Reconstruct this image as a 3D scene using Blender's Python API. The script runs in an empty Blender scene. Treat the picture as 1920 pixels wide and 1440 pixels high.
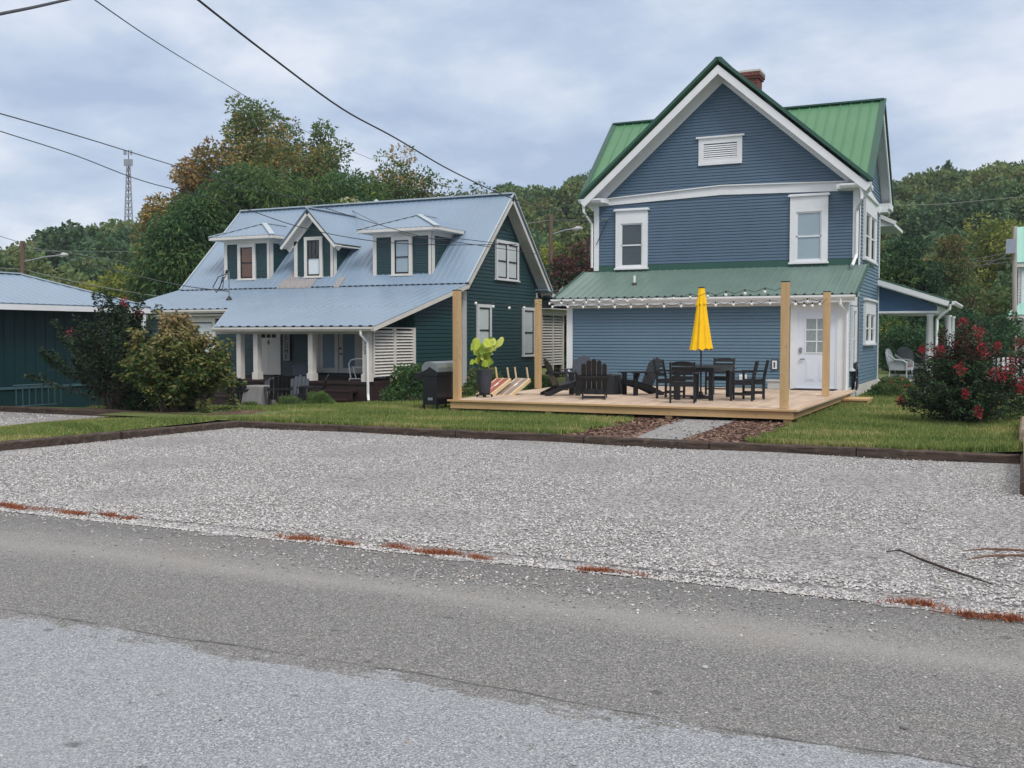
import bpy, bmesh, math, random
import numpy as np
from mathutils import Vector, Matrix
random.seed(7); rng = np.random.default_rng(7)
R = math.radians
S = bpy.context.scene; COL = S.collection

# ---------------------------------------------------------------- camera
F = 1960.0; TH = R(25.6); PITCH = math.atan(90 / F); CZ = 1.80
cam = bpy.data.cameras.new('camera'); cam_o = bpy.data.objects.new('camera', cam); COL.objects.link(cam_o)
cam.sensor_width = 36; cam.lens = 36 * F / 1920; cam.clip_start = .1; cam.clip_end = 3000
cam_o.location = (0, 0, CZ); cam_o.rotation_euler = (math.pi / 2 - PITCH, 0, TH)
S.camera = cam_o
_fw = np.array([-math.sin(TH) * math.cos(PITCH), math.cos(TH) * math.cos(PITCH), -math.sin(PITCH)])
_rt = np.array([math.cos(TH), math.sin(TH), 0.0]); _up = np.cross(_rt, _fw)
def dep(x, y, d):                       # a point of the survey: sight line and distance from the road
    return Vector(np.array([0, 0, CZ]) + (_fw + _rt * (x - 960) / F + _up * (720 - y) / F) * d)

# ---------------------------------------------------------------- world and sun
SUN_EL, SUN_AZ = R(46), R(128)          # azimuth from +Y, clockwise
w = bpy.data.worlds.new('World'); S.world = w; w.use_nodes = True
nt = w.node_tree; N = nt.nodes; L = nt.links; N.clear()
def nd(t, **k):
    n = N.new(t)
    for a, b in k.items(): setattr(n, a, b)
    return n
out = nd('ShaderNodeOutputWorld'); bg = nd('ShaderNodeBackground')
sky = nd('ShaderNodeTexSky', sky_type='NISHITA'); sky.sun_disc = False; sky.sun_elevation = SUN_EL; sky.sun_rotation = SUN_AZ
tc = nd('ShaderNodeTexCoord')
sep = nd('ShaderNodeSeparateXYZ'); L.new(tc.outputs['Generated'], sep.inputs[0])
# clouds lie on a flat layer: project the view direction to a plane overhead
mx = nd('ShaderNodeMath', operation='MAXIMUM'); mx.inputs[1].default_value = 0.0; L.new(sep.outputs[2], mx.inputs[0])
ad = nd('ShaderNodeMath', operation='ADD'); ad.inputs[1].default_value = .26; L.new(mx.outputs[0], ad.inputs[0])
dv = nd('ShaderNodeVectorMath', operation='DIVIDE'); cb = nd('ShaderNodeCombineXYZ')
for i in range(3): L.new(ad.outputs[0], cb.inputs[i])
L.new(tc.outputs['Generated'], dv.inputs[0]); L.new(cb.outputs[0], dv.inputs[1])
mp = nd('ShaderNodeMapping'); mp.inputs['Rotation'].default_value = (0, 0, R(20)); mp.inputs['Scale'].default_value = (1.15, 1.3, 1); mp.inputs['Location'].default_value = (3.1, 1.7, 0)
L.new(dv.outputs[0], mp.inputs[0])
n1 = nd('ShaderNodeTexNoise'); n1.inputs['Scale'].default_value = 2.0; n1.inputs['Detail'].default_value = 7; n1.inputs['Roughness'].default_value = .56; n1.inputs['Distortion'].default_value = .1
L.new(mp.outputs[0], n1.inputs['Vector'])
n2 = nd('ShaderNodeTexNoise'); n2.inputs['Scale'].default_value = .55; n2.inputs['Detail'].default_value = 3
L.new(mp.outputs[0], n2.inputs['Vector'])
ma = nd('ShaderNodeMath', operation='MULTIPLY_ADD'); ma.inputs[1].default_value = .42; L.new(n2.outputs[0], ma.inputs[0])
mb = nd('ShaderNodeMath', operation='MULTIPLY'); mb.inputs[1].default_value = .6; L.new(n1.outputs[0], mb.inputs[0]); L.new(mb.outputs[0], ma.inputs[2])
cr = nd('ShaderNodeValToRGB'); L.new(ma.outputs[0], cr.inputs[0])
e = cr.color_ramp.elements; e[0].position = .42; e[0].color = (.36, .445, .60, 1); e[1].position = .60; e[1].color = (.68, .72, .80, 1)
m_ = cr.color_ramp.elements.new(.50); m_.color = (.475, .555, .69, 1)
# a thin overcast is brighter overhead than at the horizon
zb = nd('ShaderNodeMapRange'); zb.inputs[1].default_value = .35; zb.inputs[2].default_value = .9; zb.inputs[3].default_value = 1.0; zb.inputs[4].default_value = 1.9
L.new(sep.outputs[2], zb.inputs[0])
zw = nd('ShaderNodeMix', data_type='RGBA', blend_type='MULTIPLY'); zf_ = nd('ShaderNodeMapRange'); zf_.inputs[1].default_value = .3; zf_.inputs[2].default_value = .75; L.new(sep.outputs[2], zf_.inputs[0]); L.new(zf_.outputs[0], zw.inputs[0]); zw.inputs[7].default_value = (1.22, 1.0, .78, 1)
vm = nd('ShaderNodeVectorMath', operation='SCALE'); L.new(cr.outputs[0], zw.inputs[6]); L.new(zw.outputs[2], vm.inputs[0]); L.new(zb.outputs[0], vm.inputs['Scale'])
sk = nd('ShaderNodeVectorMath', operation='SCALE'); sk.inputs['Scale'].default_value = .10; L.new(sky.outputs[0], sk.inputs[0])
mixs = nd('ShaderNodeMix', data_type='RGBA'); mixs.inputs[0].default_value = .90
L.new(sk.outputs[0], mixs.inputs[6]); L.new(vm.outputs[0], mixs.inputs[7])
L.new(mixs.outputs[2], bg.inputs[0]); bg.inputs[1].default_value = 1.0; L.new(bg.outputs[0], out.inputs[0])
sun = bpy.data.lights.new('sun', 'SUN'); sun.energy = 1.5; sun.angle = R(18); sun.color = (1, .975, .93)
so = bpy.data.objects.new('sun', sun); COL.objects.link(so)
sd = Vector((math.sin(SUN_AZ) * math.cos(SUN_EL), math.cos(SUN_AZ) * math.cos(SUN_EL), math.sin(SUN_EL)))
so.rotation_euler = (-sd).to_track_quat('-Z', 'Y').to_euler(); so.location = (0, 0, 30)
S.view_settings.view_transform = 'Standard'; S.view_settings.look = 'None'; S.view_settings.exposure = 0.30
S.render.engine = 'CYCLES'; S.cycles.max_bounces = 6; S.cycles.transparent_max_bounces = 12

# ---------------------------------------------------------------- materials
def lin(c):
    return tuple(((v / 255) / 12.92 if v / 255 <= .04045 else ((v / 255 + .055) / 1.055) ** 2.4) for v in c) + (1,)
_M = {}
def mat(name, rgb, rough=.6, var=.12, scale=3.0, metal=0.0, bump=0.0, bscale=60, stretch=None, rgb2=None, spec=.5, dirt=0.0, trans=0.0, objvar=0.0):
    """painted or natural surface: base colour with two octaves of wear, optional bump and second tone"""
    if name in _M: return _M[name]
    m = bpy.data.materials.new(name); m.use_nodes = True; t = m.node_tree; n = t.nodes; l = t.links
    b = n['Principled BSDF']; b.inputs['Roughness'].default_value = rough; b.inputs['Metallic'].default_value = metal
    b.inputs['Specular IOR Level'].default_value = spec
    c = n.new('ShaderNodeTexCoord'); mp = n.new('ShaderNodeMapping'); l.new(c.outputs['Object'], mp.inputs[0])
    if stretch: mp.inputs['Scale'].default_value = stretch
    no = n.new('ShaderNodeTexNoise'); no.inputs['Scale'].default_value = scale; no.inputs['Detail'].default_value = 6; no.inputs['Roughness'].default_value = .65
    l.new(mp.outputs[0], no.inputs['Vector'])
    r = n.new('ShaderNodeValToRGB'); l.new(no.outputs[0], r.inputs[0])
    c0 = lin(rgb); c1 = lin(rgb2) if rgb2 else tuple(min(1, v * (1 + var)) for v in c0[:3]) + (1,)
    d0 = c0 if rgb2 else tuple(v * (1 - var) for v in c0[:3]) + (1,)
    r.color_ramp.elements[0].position = .3; r.color_ramp.elements[0].color = d0
    r.color_ramp.elements[1].position = .7; r.color_ramp.elements[1].color = c1
    last = r.outputs[0]
    if objvar:
        oi = n.new('ShaderNodeObjectInfo'); mr = n.new('ShaderNodeMapRange'); mr.inputs[3].default_value = 1 - objvar; mr.inputs[4].default_value = 1 + objvar
        l.new(oi.outputs['Random'], mr.inputs[0]); hs = n.new('ShaderNodeHueSaturation'); l.new(mr.outputs[0], hs.inputs['Value']); l.new(last, hs.inputs['Color'])
        m2 = n.new('ShaderNodeMapRange'); m2.inputs[3].default_value = .5 - objvar * .06; m2.inputs[4].default_value = .5 + objvar * .05
        mm = n.new('ShaderNodeMath'); mm.operation = 'FRACT'; ml = n.new('ShaderNodeMath'); ml.operation = 'MULTIPLY'; ml.inputs[1].default_value = 7.3
        l.new(oi.outputs['Random'], ml.inputs[0]); l.new(ml.outputs[0], mm.inputs[0]); l.new(mm.outputs[0], m2.inputs[0]); l.new(m2.outputs[0], hs.inputs['Hue'])
        last = hs.outputs[0]
    if dirt:
        nb = n.new('ShaderNodeTexNoise'); nb.inputs['Scale'].default_value = 9; nb.inputs['Detail'].default_value = 8; l.new(c.outputs['Object'], nb.inputs['Vector'])
        rr = n.new('ShaderNodeMapRange'); rr.inputs[1].default_value = .56; rr.inputs[2].default_value = .72; rr.inputs[4].default_value = dirt; l.new(nb.outputs[0], rr.inputs[0])
        mi = n.new('ShaderNodeMix'); mi.data_type = 'RGBA'; l.new(rr.outputs[0], mi.inputs[0]); l.new(last, mi.inputs[6]); mi.inputs[7].default_value = (.12, .10, .08, 1); last = mi.outputs[2]
    l.new(last, b.inputs['Base Color'])
    if bump:
        nb = n.new('ShaderNodeTexNoise'); nb.inputs['Scale'].default_value = bscale; nb.inputs['Detail'].default_value = 4; l.new(mp.outputs[0], nb.inputs['Vector'])
        bp = n.new('ShaderNodeBump'); bp.inputs['Strength'].default_value = bump; bp.inputs['Distance'].default_value = .01; l.new(nb.outputs[0], bp.inputs['Height']); l.new(bp.outputs[0], b.inputs['Normal'])
    if trans:
        tr = n.new('ShaderNodeBsdfTranslucent'); l.new(last, tr.inputs[0]); ms = n.new('ShaderNodeMixShader'); ms.inputs[0].default_value = trans
        o = n['Material Output']; l.new(b.outputs[0], ms.inputs[1]); l.new(tr.outputs[0], ms.inputs[2]); l.new(ms.outputs[0], o.inputs[0])
    _M[name] = m; return m
def glass_mat(name='window_glass', a=.22):
    if name in _M: return _M[name]
    m = bpy.data.materials.new(name); m.use_nodes = True; t = m.node_tree; n = t.nodes; l = t.links; n.clear()
    o = n.new('ShaderNodeOutputMaterial'); g = n.new('ShaderNodeBsdfGlossy'); g.inputs['Roughness'].default_value = .04; tr = n.new('ShaderNodeBsdfTransparent'); tr.inputs[0].default_value = (.95, .97, .97, 1)
    ms = n.new('ShaderNodeMixShader'); fr = n.new('ShaderNodeLayerWeight'); pw = n.new('ShaderNodeMath'); pw.operation = 'POWER'; pw.inputs[1].default_value = 4; l.new(fr.outputs['Facing'], pw.inputs[0])
    ad = n.new('ShaderNodeMath'); ad.operation = 'ADD'; ad.use_clamp = True; ad.inputs[1].default_value = a; l.new(pw.outputs[0], ad.inputs[0])
    no = n.new('ShaderNodeTexNoise'); no.inputs['Scale'].default_value = 1.3; bp = n.new('ShaderNodeBump'); bp.inputs['Strength'].default_value = .06; l.new(no.outputs[0], bp.inputs['Height']); l.new(bp.outputs[0], g.inputs['Normal'])
    l.new(ad.outputs[0], ms.inputs[0]); l.new(tr.outputs[0], ms.inputs[1]); l.new(g.outputs[0], ms.inputs[2]); l.new(ms.outputs[0], o.inputs[0])
    _M[name] = m; return m
WHITE = mat('white_paint', (222, 224, 226), .45, .05, 2.0)
OFFWHITE = mat('aged_white_paint', (214, 210, 203), .5, .07, 2.5)
BLUE = mat('blue_siding_paint', (88, 116, 134), .5, .07, .9)
BLUEUP = mat('darker_blue_siding', (77, 101, 122), .5, .07, .9)  # darker than the lower wall, used on the upper front wall and gable
BLUEDK = mat('blue_panel_paint', (54, 88, 120), .5, .08, 1.2)
GREENSID = mat('teal_siding_paint', (20, 60, 64), .5, .12, .8)
TEAL = mat('teal_wall_paint', (8, 46, 52), .5, .15, .5)
BARK_W = mat('brick', (112, 48, 42), .85, .25, 14, bump=.4)
ROOFG = mat('green_roof_metal', (84, 130, 96), .45, .06, .8, spec=.5)
ROOFG2 = mat('lean_to_roof_metal', (102, 124, 116), .45, .10, 1.1, dirt=.12)  # greyer green for the lean-to roof than for the gable roofs
ROOFT = mat('dark_green_trim_metal', (44, 84, 72), .4, .08, 2)
ROOFB = mat('blue_grey_roof_metal', (128, 148, 168), .38, .06, .7, spec=.5)
ROOFOLD = mat('unpainted_roof_patch', (150, 146, 146), .5, .12, 3, dirt=.25)
ROOFMINT = mat('mint_roof_metal', (146, 196, 182), .45, .06, 1)
BLACK = mat('black_lumber', (15, 17, 22), .45, .2, 8)
BLACKC = mat('black_cover_cloth', (19, 23, 30), .75, .2, 6)
GREYC = mat('grey_cover_cloth', (124, 124, 124), .8, .12, 4)
SASHK = mat('black_sash', (24, 22, 26), .4, .15, 6)
METAL = mat('galvanised_metal', (150, 155, 160), .4, .1, 9, metal=.7)
DARKMET = mat('dark_metal', (30, 31, 34), .45, .15, 8)
PINE = mat('treated_pine', (200, 170, 126), .7, .1, 2.2, stretch=(1, 1, .14), rgb2=(170, 138, 96), bump=.12, bscale=40, dirt=.25)
PINEH = mat('treated_pine_rail', (200, 168, 122), .7, .1, 2.2, stretch=(.2, .2, 1), rgb2=(176, 142, 98), bump=.12, bscale=40, dirt=.22)
DECKW = mat('deck_boards', (208, 188, 166), .75, .1, 1.6, stretch=(3, .35, 1), rgb2=(168, 146, 128), bump=.1, bscale=30, dirt=.18)
PORCHW = mat('dark_stained_boards', (46, 31, 30), .6, .2, 3)
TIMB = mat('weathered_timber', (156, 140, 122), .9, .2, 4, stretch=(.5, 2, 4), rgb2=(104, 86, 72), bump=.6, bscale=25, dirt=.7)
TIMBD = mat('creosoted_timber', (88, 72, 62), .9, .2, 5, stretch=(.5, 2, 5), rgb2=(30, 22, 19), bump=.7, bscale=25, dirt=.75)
POLEW = mat('pole_wood', (116, 98, 84), .9, .2, 4, stretch=(3, 3, .3), rgb2=(84, 68, 58), bump=.3)
YEL = mat('yellow_canvas', (248, 196, 8), .8, .08, 5)
CONC = mat('foundation_block', (196, 194, 188), .85, .1, 3, bump=.2)
CURT = mat('white_curtain', (232, 236, 238), .9, .1, 12, stretch=(5, 5, .3))
BLIND = mat('pale_blind', (165, 180, 190), .8, .05, 2)
DARKIN = mat('dark_interior', (18, 21, 26), .8, .2, 2)
GREYSH = mat('grey_shade', (66, 76, 84), .8, .05, 2)
BROWNSH = mat('brown_shade', (112, 72, 50), .8, .15, 3)
GLASS = glass_mat(a=.06); GLASSD = glass_mat('dark_window_glass', .10)
DARKTXT = mat('black_lettering', (14, 14, 16), .6, .05)
BARK = mat('bark', (74, 62, 52), .95, .25, 6, bump=.6, bscale=20)

# ---------------------------------------------------------------- mesh helpers
def rootloc(o):
    while o and o.parent: o = o.parent
    return o.location.copy() if o else Vector((0, 0, 0))
class MB:
    def __init__(s): s.v = []; s.f = []; s.m = []; s.mats = []
    def mi(s, m):
        if m is None: return 0
        if m not in s.mats: s.mats.append(m)
        return s.mats.index(m)
    def add(s, vs, fs, m=None):
        k = len(s.v); s.v += [tuple(p) for p in vs]; i = s.mi(m)
        for f in fs: s.f.append([k + j for j in f]); s.m.append(i)
        return s
    def quad(s, *p, m=None): return s.add(p, [list(range(len(p)))], m)
    def hexa(s, b, t, m=None):           # bottom loop, top loop (ccw seen from above)
        n = len(b); fs = [list(range(n))[::-1], list(range(n, 2 * n))]
        for i in range(n): j = (i + 1) % n; fs.append([i, j, n + j, n + i])
        return s.add(list(b) + list(t), fs, m)
    def box(s, x0, x1, y0, y1, z0, z1, m=None, M=None, bev=0):
        x0, x1 = min(x0, x1), max(x0, x1); y0, y1 = min(y0, y1), max(y0, y1); z0, z1 = min(z0, z1), max(z0, z1)
        b = [(x0, y0, z0), (x1, y0, z0), (x1, y1, z0), (x0, y1, z0)]; t = [(x0, y0, z1), (x1, y0, z1), (x1, y1, z1), (x0, y1, z1)]
        if M is not None: b = [M @ Vector(p) for p in b]; t = [M @ Vector(p) for p in t]
        return s.hexa(b, t, m)
    def beam(s, a, b, w, h, m=None, up=(0, 0, 1)):   # rectangular bar from a to b
        a = Vector(a); b = Vector(b); d = (b - a).normalized(); u = Vector(up)
        if abs(d.dot(u)) > .98: u = Vector((0, 1, 0))
        x = d.cross(u).normalized() * w / 2; y = x.normalized().cross(d).normalized() * h / 2
        return s.hexa([a - x - y, a + x - y, a + x + y, a - x + y], [b - x - y, b + x - y, b + x + y, b - x + y], m)
    def tube(s, pts, r, m=None, n=8, r1=None, caps=True):
        pts = [Vector(p) for p in pts]; k = len(s.v); i0 = s.mi(m); q = len(pts); prev = None
        for i, p in enumerate(pts):
            d = (pts[min(i + 1, q - 1)] - pts[max(i - 1, 0)]).normalized()
            if prev is None:
                u = Vector((0, 0, 1)) if abs(d.z) < .9 else Vector((1, 0, 0)); x = d.cross(u).normalized()
            else: x = (prev - d * prev.dot(d)).normalized()
            prev = x; y = d.cross(x); rr = r if r1 is None else r + (r1 - r) * i / max(q - 1, 1)
            if isinstance(r, (list, tuple)): rr = r[i]
            for j in range(n):
                a = 2 * math.pi * j / n; s.v.append(tuple(p + x * math.cos(a) * rr + y * math.sin(a) * rr))
        for i in range(q - 1):
            for j in range(n):
                a = k + i * n + j; b = k + i * n + (j + 1) % n; s.f.append([a, b, b + n, a + n]); s.m.append(i0)
        if caps: s.f.append([k + j for j in range(n)][::-1]); s.m.append(i0); s.f.append([k + (q - 1) * n + j for j in range(n)]); s.m.append(i0)
        return s
    def lathe(s, c, prof, m=None, n=20, sq=(1, 1)):
        k = len(s.v); i0 = s.mi(m)
        for r, z in prof:
            for j in range(n):
                a = 2 * math.pi * j / n; s.v.append((c[0] + r * math.cos(a) * sq[0], c[1] + r * math.sin(a) * sq[1], c[2] + z))
        for i in range(len(prof) - 1):
            for j in range(n):
                a = k + i * n + j; b = k + i * n + (j + 1) % n; s.f.append([a, b, b + n, a + n]); s.m.append(i0)
        s.f.append([k + j for j in range(n)][::-1]); s.m.append(i0); s.f.append([k + (len(prof) - 1) * n + j for j in range(n)]); s.m.append(i0)
        return s
    def ball(s, c, r, m=None, sc=(1, 1, 1), n=10):
        prof = [(max(1e-4, math.sin(math.pi * i / 6)) * r, -math.cos(math.pi * i / 6) * r * sc[2]) for i in range(7)]
        return s.lathe(c, prof, m, n, sc[:2])
    def build(s, name, m=None, parent=None, smooth=False, bevel=0):
        me = bpy.data.meshes.new(name); off = rootloc(parent) if parent else Vector((0, 0, 0))
        me.from_pydata([(p[0] - off.x, p[1] - off.y, p[2] - off.z) for p in s.v], [], s.f)
        mats = s.mats if s.mats else [m]
        for q in mats: me.materials.append(q)
        me.polygons.foreach_set('material_index', s.m); me.validate(); me.update()
        if smooth: me.shade_smooth() if hasattr(me, 'shade_smooth') else None
        o = bpy.data.objects.new(name, me); COL.objects.link(o)
        if parent: o.parent = parent
        if bevel:
            bm = o.modifiers.new('bevel', 'BEVEL'); bm.width = bevel; bm.segments = 2; bm.limit_method = 'ANGLE'
        return o
def tag(o, label=None, cat=None, group=None, kind=None):
    if label: o['label'] = label
    if cat: o['category'] = cat
    if group: o['group'] = group
    if kind: o['kind'] = kind
    return o
def empty(name, loc, rz=0, label=None, cat=None, group=None):
    o = bpy.data.objects.new(name, None); COL.objects.link(o); o.location = loc; o.rotation_euler = (0, 0, rz); o.empty_display_size = .2
    return tag(o, label, cat, group)
def copy_tree(o, parent=None):
    c = o.copy(); COL.objects.link(c); c.parent = parent
    for ch in o.children: copy_tree(ch, c)
    return c
def np_mesh(name, V, nper, mats, midx=None, parent=None):
    """many separate faces of nper corners each"""
    nf = len(V) // nper; me = bpy.data.meshes.new(name)
    me.vertices.add(len(V)); me.vertices.foreach_set('co', np.ascontiguousarray(V, dtype=np.float32).ravel())
    me.loops.add(len(V)); me.loops.foreach_set('vertex_index', np.arange(len(V), dtype=np.int32))
    me.polygons.add(nf); me.polygons.foreach_set('loop_start', np.arange(0, len(V), nper, dtype=np.int32)); me.polygons.foreach_set('loop_total', np.full(nf, nper, dtype=np.int32))
    for m in mats: me.materials.append(m)
    if midx is not None: me.polygons.foreach_set('material_index', np.ascontiguousarray(midx, dtype=np.int32))
    me.update(calc_edges=True)
    o = bpy.data.objects.new(name, me); COL.objects.link(o)
    if parent: o.parent = parent
    return o
def unit(a): return a / np.maximum(np.linalg.norm(a, axis=1, keepdims=True), 1e-6)
def leaves(c, d, size, asp=.5, nb=None):
    """leaf diamonds: c centres, d direction of the midrib, size lengths -> quads"""
    n = len(c); d = unit(d); r = nb if nb is not None else rng.normal(size=(n, 3)); sd = unit(np.cross(d, r)); size = np.broadcast_to(np.asarray(size, float).reshape(-1, 1), (n, 1))
    nn = np.cross(sd, d); a = c; b = c + d * size * .45 + sd * size * asp * .5 + nn * size * .07; e = c + d * size - nn * size * .1; f = c + d * size * .45 - sd * size * asp * .5 + nn * size * .07
    return np.stack([a, b, e, f], 1).reshape(-1, 3)

# ---------------------------------------------------------------- building helpers
class Wall:
    """a wall plane: a runs along A, z up, n out along Nrm"""
    def __init__(s, O, A, Nn): s.O = Vector(O); s.A = Vector(A); s.N = Vector(Nn)
    def p(s, a, z, n=0): return s.O + s.A * a + s.N * n + Vector((0, 0, z))
    def slab(s, mb, a0, a1, z0, z1, n0, n1, m=None):
        b = [s.p(a0, z0, n1), s.p(a1, z0, n1), s.p(a1, z0, n0), s.p(a0, z0, n0)]; t = [s.p(a0, z1, n1), s.p(a1, z1, n1), s.p(a1, z1, n0), s.p(a0, z1, n0)]
        return mb.hexa(b, t, m)
    def poly(s, mb, pts, n0, n1, m=None):
        return mb.hexa([s.p(a, z, n0) for a, z in pts], [s.p(a, z, n1) for a, z in pts], m)
    def lap(s, mb, poly, course=.1, m=None, th=.03, gap=.013):
        zs = [p[1] for p in poly]; z = min(zs); zt = max(zs); n = len(poly)
        def span(zz):
            xs = []
            for i in range(n):
                (a0, b0), (a1, b1) = poly[i], poly[(i + 1) % n]
                if abs(b1 - b0) < 1e-9:
                    if abs(b0 - zz) < 1e-6: xs += [a0, a1]
                elif min(b0, b1) - 1e-7 <= zz <= max(b0, b1) + 1e-7: xs.append(a0 + (a1 - a0) * (zz - b0) / (b1 - b0))
            return (min(xs), max(xs)) if xs else None
        cuts = [z]
        while cuts[-1] < zt - 1e-4: cuts.append(min(zt, cuts[-1] + course))
        for i in range(len(cuts) - 1):
            z0, z1 = cuts[i] + course * .155, cuts[i + 1] - 1e-5
            if z1 - z0 < .01: continue
            brk = sorted([z0] + [q for q in zs if z0 < q < z1] + [z1])
            for j in range(len(brk) - 1):
                s0 = span(brk[j] + 1e-6); s1 = span(brk[j + 1] - 1e-6)
                if not s0 or not s1: continue
                o0 = th * (1 - .6 * (brk[j] - cuts[i]) / course); o1 = th * (1 - .6 * (brk[j + 1] - cuts[i]) / course)
                mb.quad(s.p(s0[0], brk[j], o0), s.p(s0[1], brk[j], o0), s.p(s1[1], brk[j + 1], o1), s.p(s1[0], brk[j + 1], o1), m=m)
                if j == 0: mb.quad(s.p(s0[0], brk[j], 0), s.p(s0[1], brk[j], 0), s.p(s0[1], brk[j], o0), s.p(s0[0], brk[j], o0), m=m)
                if j == len(brk) - 2: mb.quad(s.p(s1[0], brk[j + 1], o1), s.p(s1[1], brk[j + 1], o1), s.p(s1[1], brk[j + 1], 0), s.p(s1[0], brk[j + 1], 0), m=m)
        return mb
def roof(parent, name, pts, eave, rib=.23, m=None, th=.03, ribh=.014, ribw=.03, ribs=True):
    """metal roof panel on a planar convex polygon; eave = direction along the eave; ribs run up the slope"""
    P = [Vector(p) for p in pts]; nrm = (P[1] - P[0]).cross(P[2] - P[0]).normalized()
    if nrm.z < 0: nrm = -nrm; P = P[::-1]
    E = Vector(eave).normalized(); E = (E - nrm * E.dot(nrm)).normalized(); U = nrm.cross(E).normalized()
    mb = MB(); mb.hexa([p - nrm * th for p in P], P, m)
    if ribs:
        O = P[0]; ae = [((p - O).dot(E), (p - O).dot(U)) for p in P]; a0 = min(a for a, _ in ae); a1 = max(a for a, _ in ae); n = len(P)
        k = int((a1 - a0) / rib); off = (a1 - a0 - k * rib) / 2; a = a0 + off
        while a < a1 - .01:
            xs = []
            for i in range(n):
                (p0, q0), (p1, q1) = ae[i], ae[(i + 1) % n]
                if abs(p1 - p0) > 1e-9 and min(p0, p1) <= a <= max(p0, p1): xs.append(q0 + (q1 - q0) * (a - p0) / (p1 - p0))
            if len(xs) >= 2 and max(xs) - min(xs) > .05:
                s0, s1 = min(xs), max(xs); b = O + E * a + U * s0; t = O + E * a + U * s1
                mb.hexa([b - E * ribw - nrm * .001, b + E * ribw - nrm * .001, b + E * ribw * .45 + nrm * ribh, b - E * ribw * .45 + nrm * ribh],
                        [t - E * ribw - nrm * .001, t + E * ribw - nrm * .001, t + E * ribw * .45 + nrm * ribh, t - E * ribw * .45 + nrm * ribh], m)
            a += rib
    return mb.build(name, m, parent)
def window(parent, W, a0, a1, z0, z1, n=.062, cas=.1, sash=None, cur=None, curm=None, head=0.0, glass=None, double=False, sill=True, muntins=0, casm=None, curz=None, name='window'):
    """casing outer box a0..a1, z0..z1; head = extra header board inside the outer height; child sash, pane, curtain"""
    casm = casm or WHITE; sash = sash or WHITE; mb = MB()
    zt = z1 - head; ci = cas
    W.slab(mb, a0, a0 + ci, z0, z1, 0, n + .03); W.slab(mb, a1 - ci, a1, z0, z1, 0, n + .03)
    W.slab(mb, a0 + ci, a1 - ci, zt - ci, z1, 0, n + .03)
    if sill: W.slab(mb, a0 - .03, a1 + .03, z0 - .05, z0, 0, n + .07)
    W.slab(mb, a0 + ci, a1 - ci, z0, z0 + .03, 0, n + .028)
    if head: W.slab(mb, a0 - .05, a1 + .05, z1, z1 + .045, 0, n + .09); W.slab(mb, a0 - .025, a1 + .025, z1 + .045, z1 + .07, 0, n + .05)
    o = mb.build(name, casm, parent)
    parts = [(a0 + ci, a1 - ci)]
    if double:
        mid = (a0 + a1) / 2; q = MB(); W.slab(q, mid - .05, mid + .05, z0 + .03, zt - ci, 0, n + .029); q.build('mullion', casm, o); parts = [(a0 + ci, mid - .05), (mid + .05, a1 - ci)]
    zb = z0 + .03; ztp = zt - ci; zm = (zb + ztp) / 2
    for b0, b1 in parts:
        s = MB(); t = .04
        for (q0, q1, dn) in ((zm - .02, ztp, 0), (zb, zm + .02, -.0)):
            W.slab(s, b0, b0 + t, q0 + .001, q1 - .001, .03, n + dn); W.slab(s, b1 - t, b1, q0 + .001, q1 - .001, .03, n + dn)
        W.slab(s, b0 + t, b1 - t, ztp - t, ztp, .004, n); W.slab(s, b0 + t, b1 - t, zb, zb + t + .02, .004, n - .002); W.slab(s, b0 + t, b1 - t, zm - .02, zm + .02, .004, n + .004)
        for k in range(muntins):
            a = b0 + t + (b1 - b0 - 2 * t) * (k + 1) / (muntins + 1); W.slab(s, a - .009, a + .009, zm + .02, ztp - t, .006, n - .004)
        s.build('sash', sash, o)
        g = MB(); g.quad(W.p(b0 + t, zb + t, n - .012), W.p(b1 - t, zb + t, n - .012), W.p(b1 - t, ztp - t, n - .012), W.p(b0 + t, ztp - t, n - .012)); g.build('pane', glass or GLASS, o)
        c = MB(); hi = ztp - t if curz is None else zb + (ztp - zb) * curz
        c.quad(W.p(b0 + t, zb + t, .036), W.p(b1 - t, zb + t, .036), W.p(b1 - t, hi, .036), W.p(b0 + t, hi, .036), m=curm or DARKIN)
        if curz is not None: c.quad(W.p(b0 + t, hi, .036), W.p(b1 - t, hi, .036), W.p(b1 - t, ztp - t, .036), W.p(b0 + t, ztp - t, .036), m=DARKIN)
        c.build('curtain' if curm else 'dark_room', None, o)
    return o
def downspout(parent, pts, r=.04, m=None, name='downspout'):
    return MB().tube(pts, r, m or WHITE, 4).build(name, m or WHITE, parent)
def gutter(parent, a, b, out, m=None, h=.11, w=.11):
    a = Vector(a); b = Vector(b); o = Vector(out); z = Vector((0, 0, 1)); mb = MB(); d = (b - a).normalized()
    prof = [(0, 0), (w * .6, 0), (w, h * .55), (w, h), (w - .012, h), (w - .012, h * .6), (w * .55, .012), (.012, .012), (.012, h), (0, h)]
    n = len(prof)
    A_ = [a + o * x + z * y for x, y in prof]; B_ = [b + o * x + z * y for x, y in prof]
    fs = [[i, (i + 1) % n, n + (i + 1) % n, n + i] for i in range(n)] + [[0, 1, 2, 3, 9]] + [[n, n + 1, n + 2, n + 3, n + 9]]
    mb.add(A_ + B_, fs); return mb.build('gutter', m or WHITE, parent)

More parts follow.
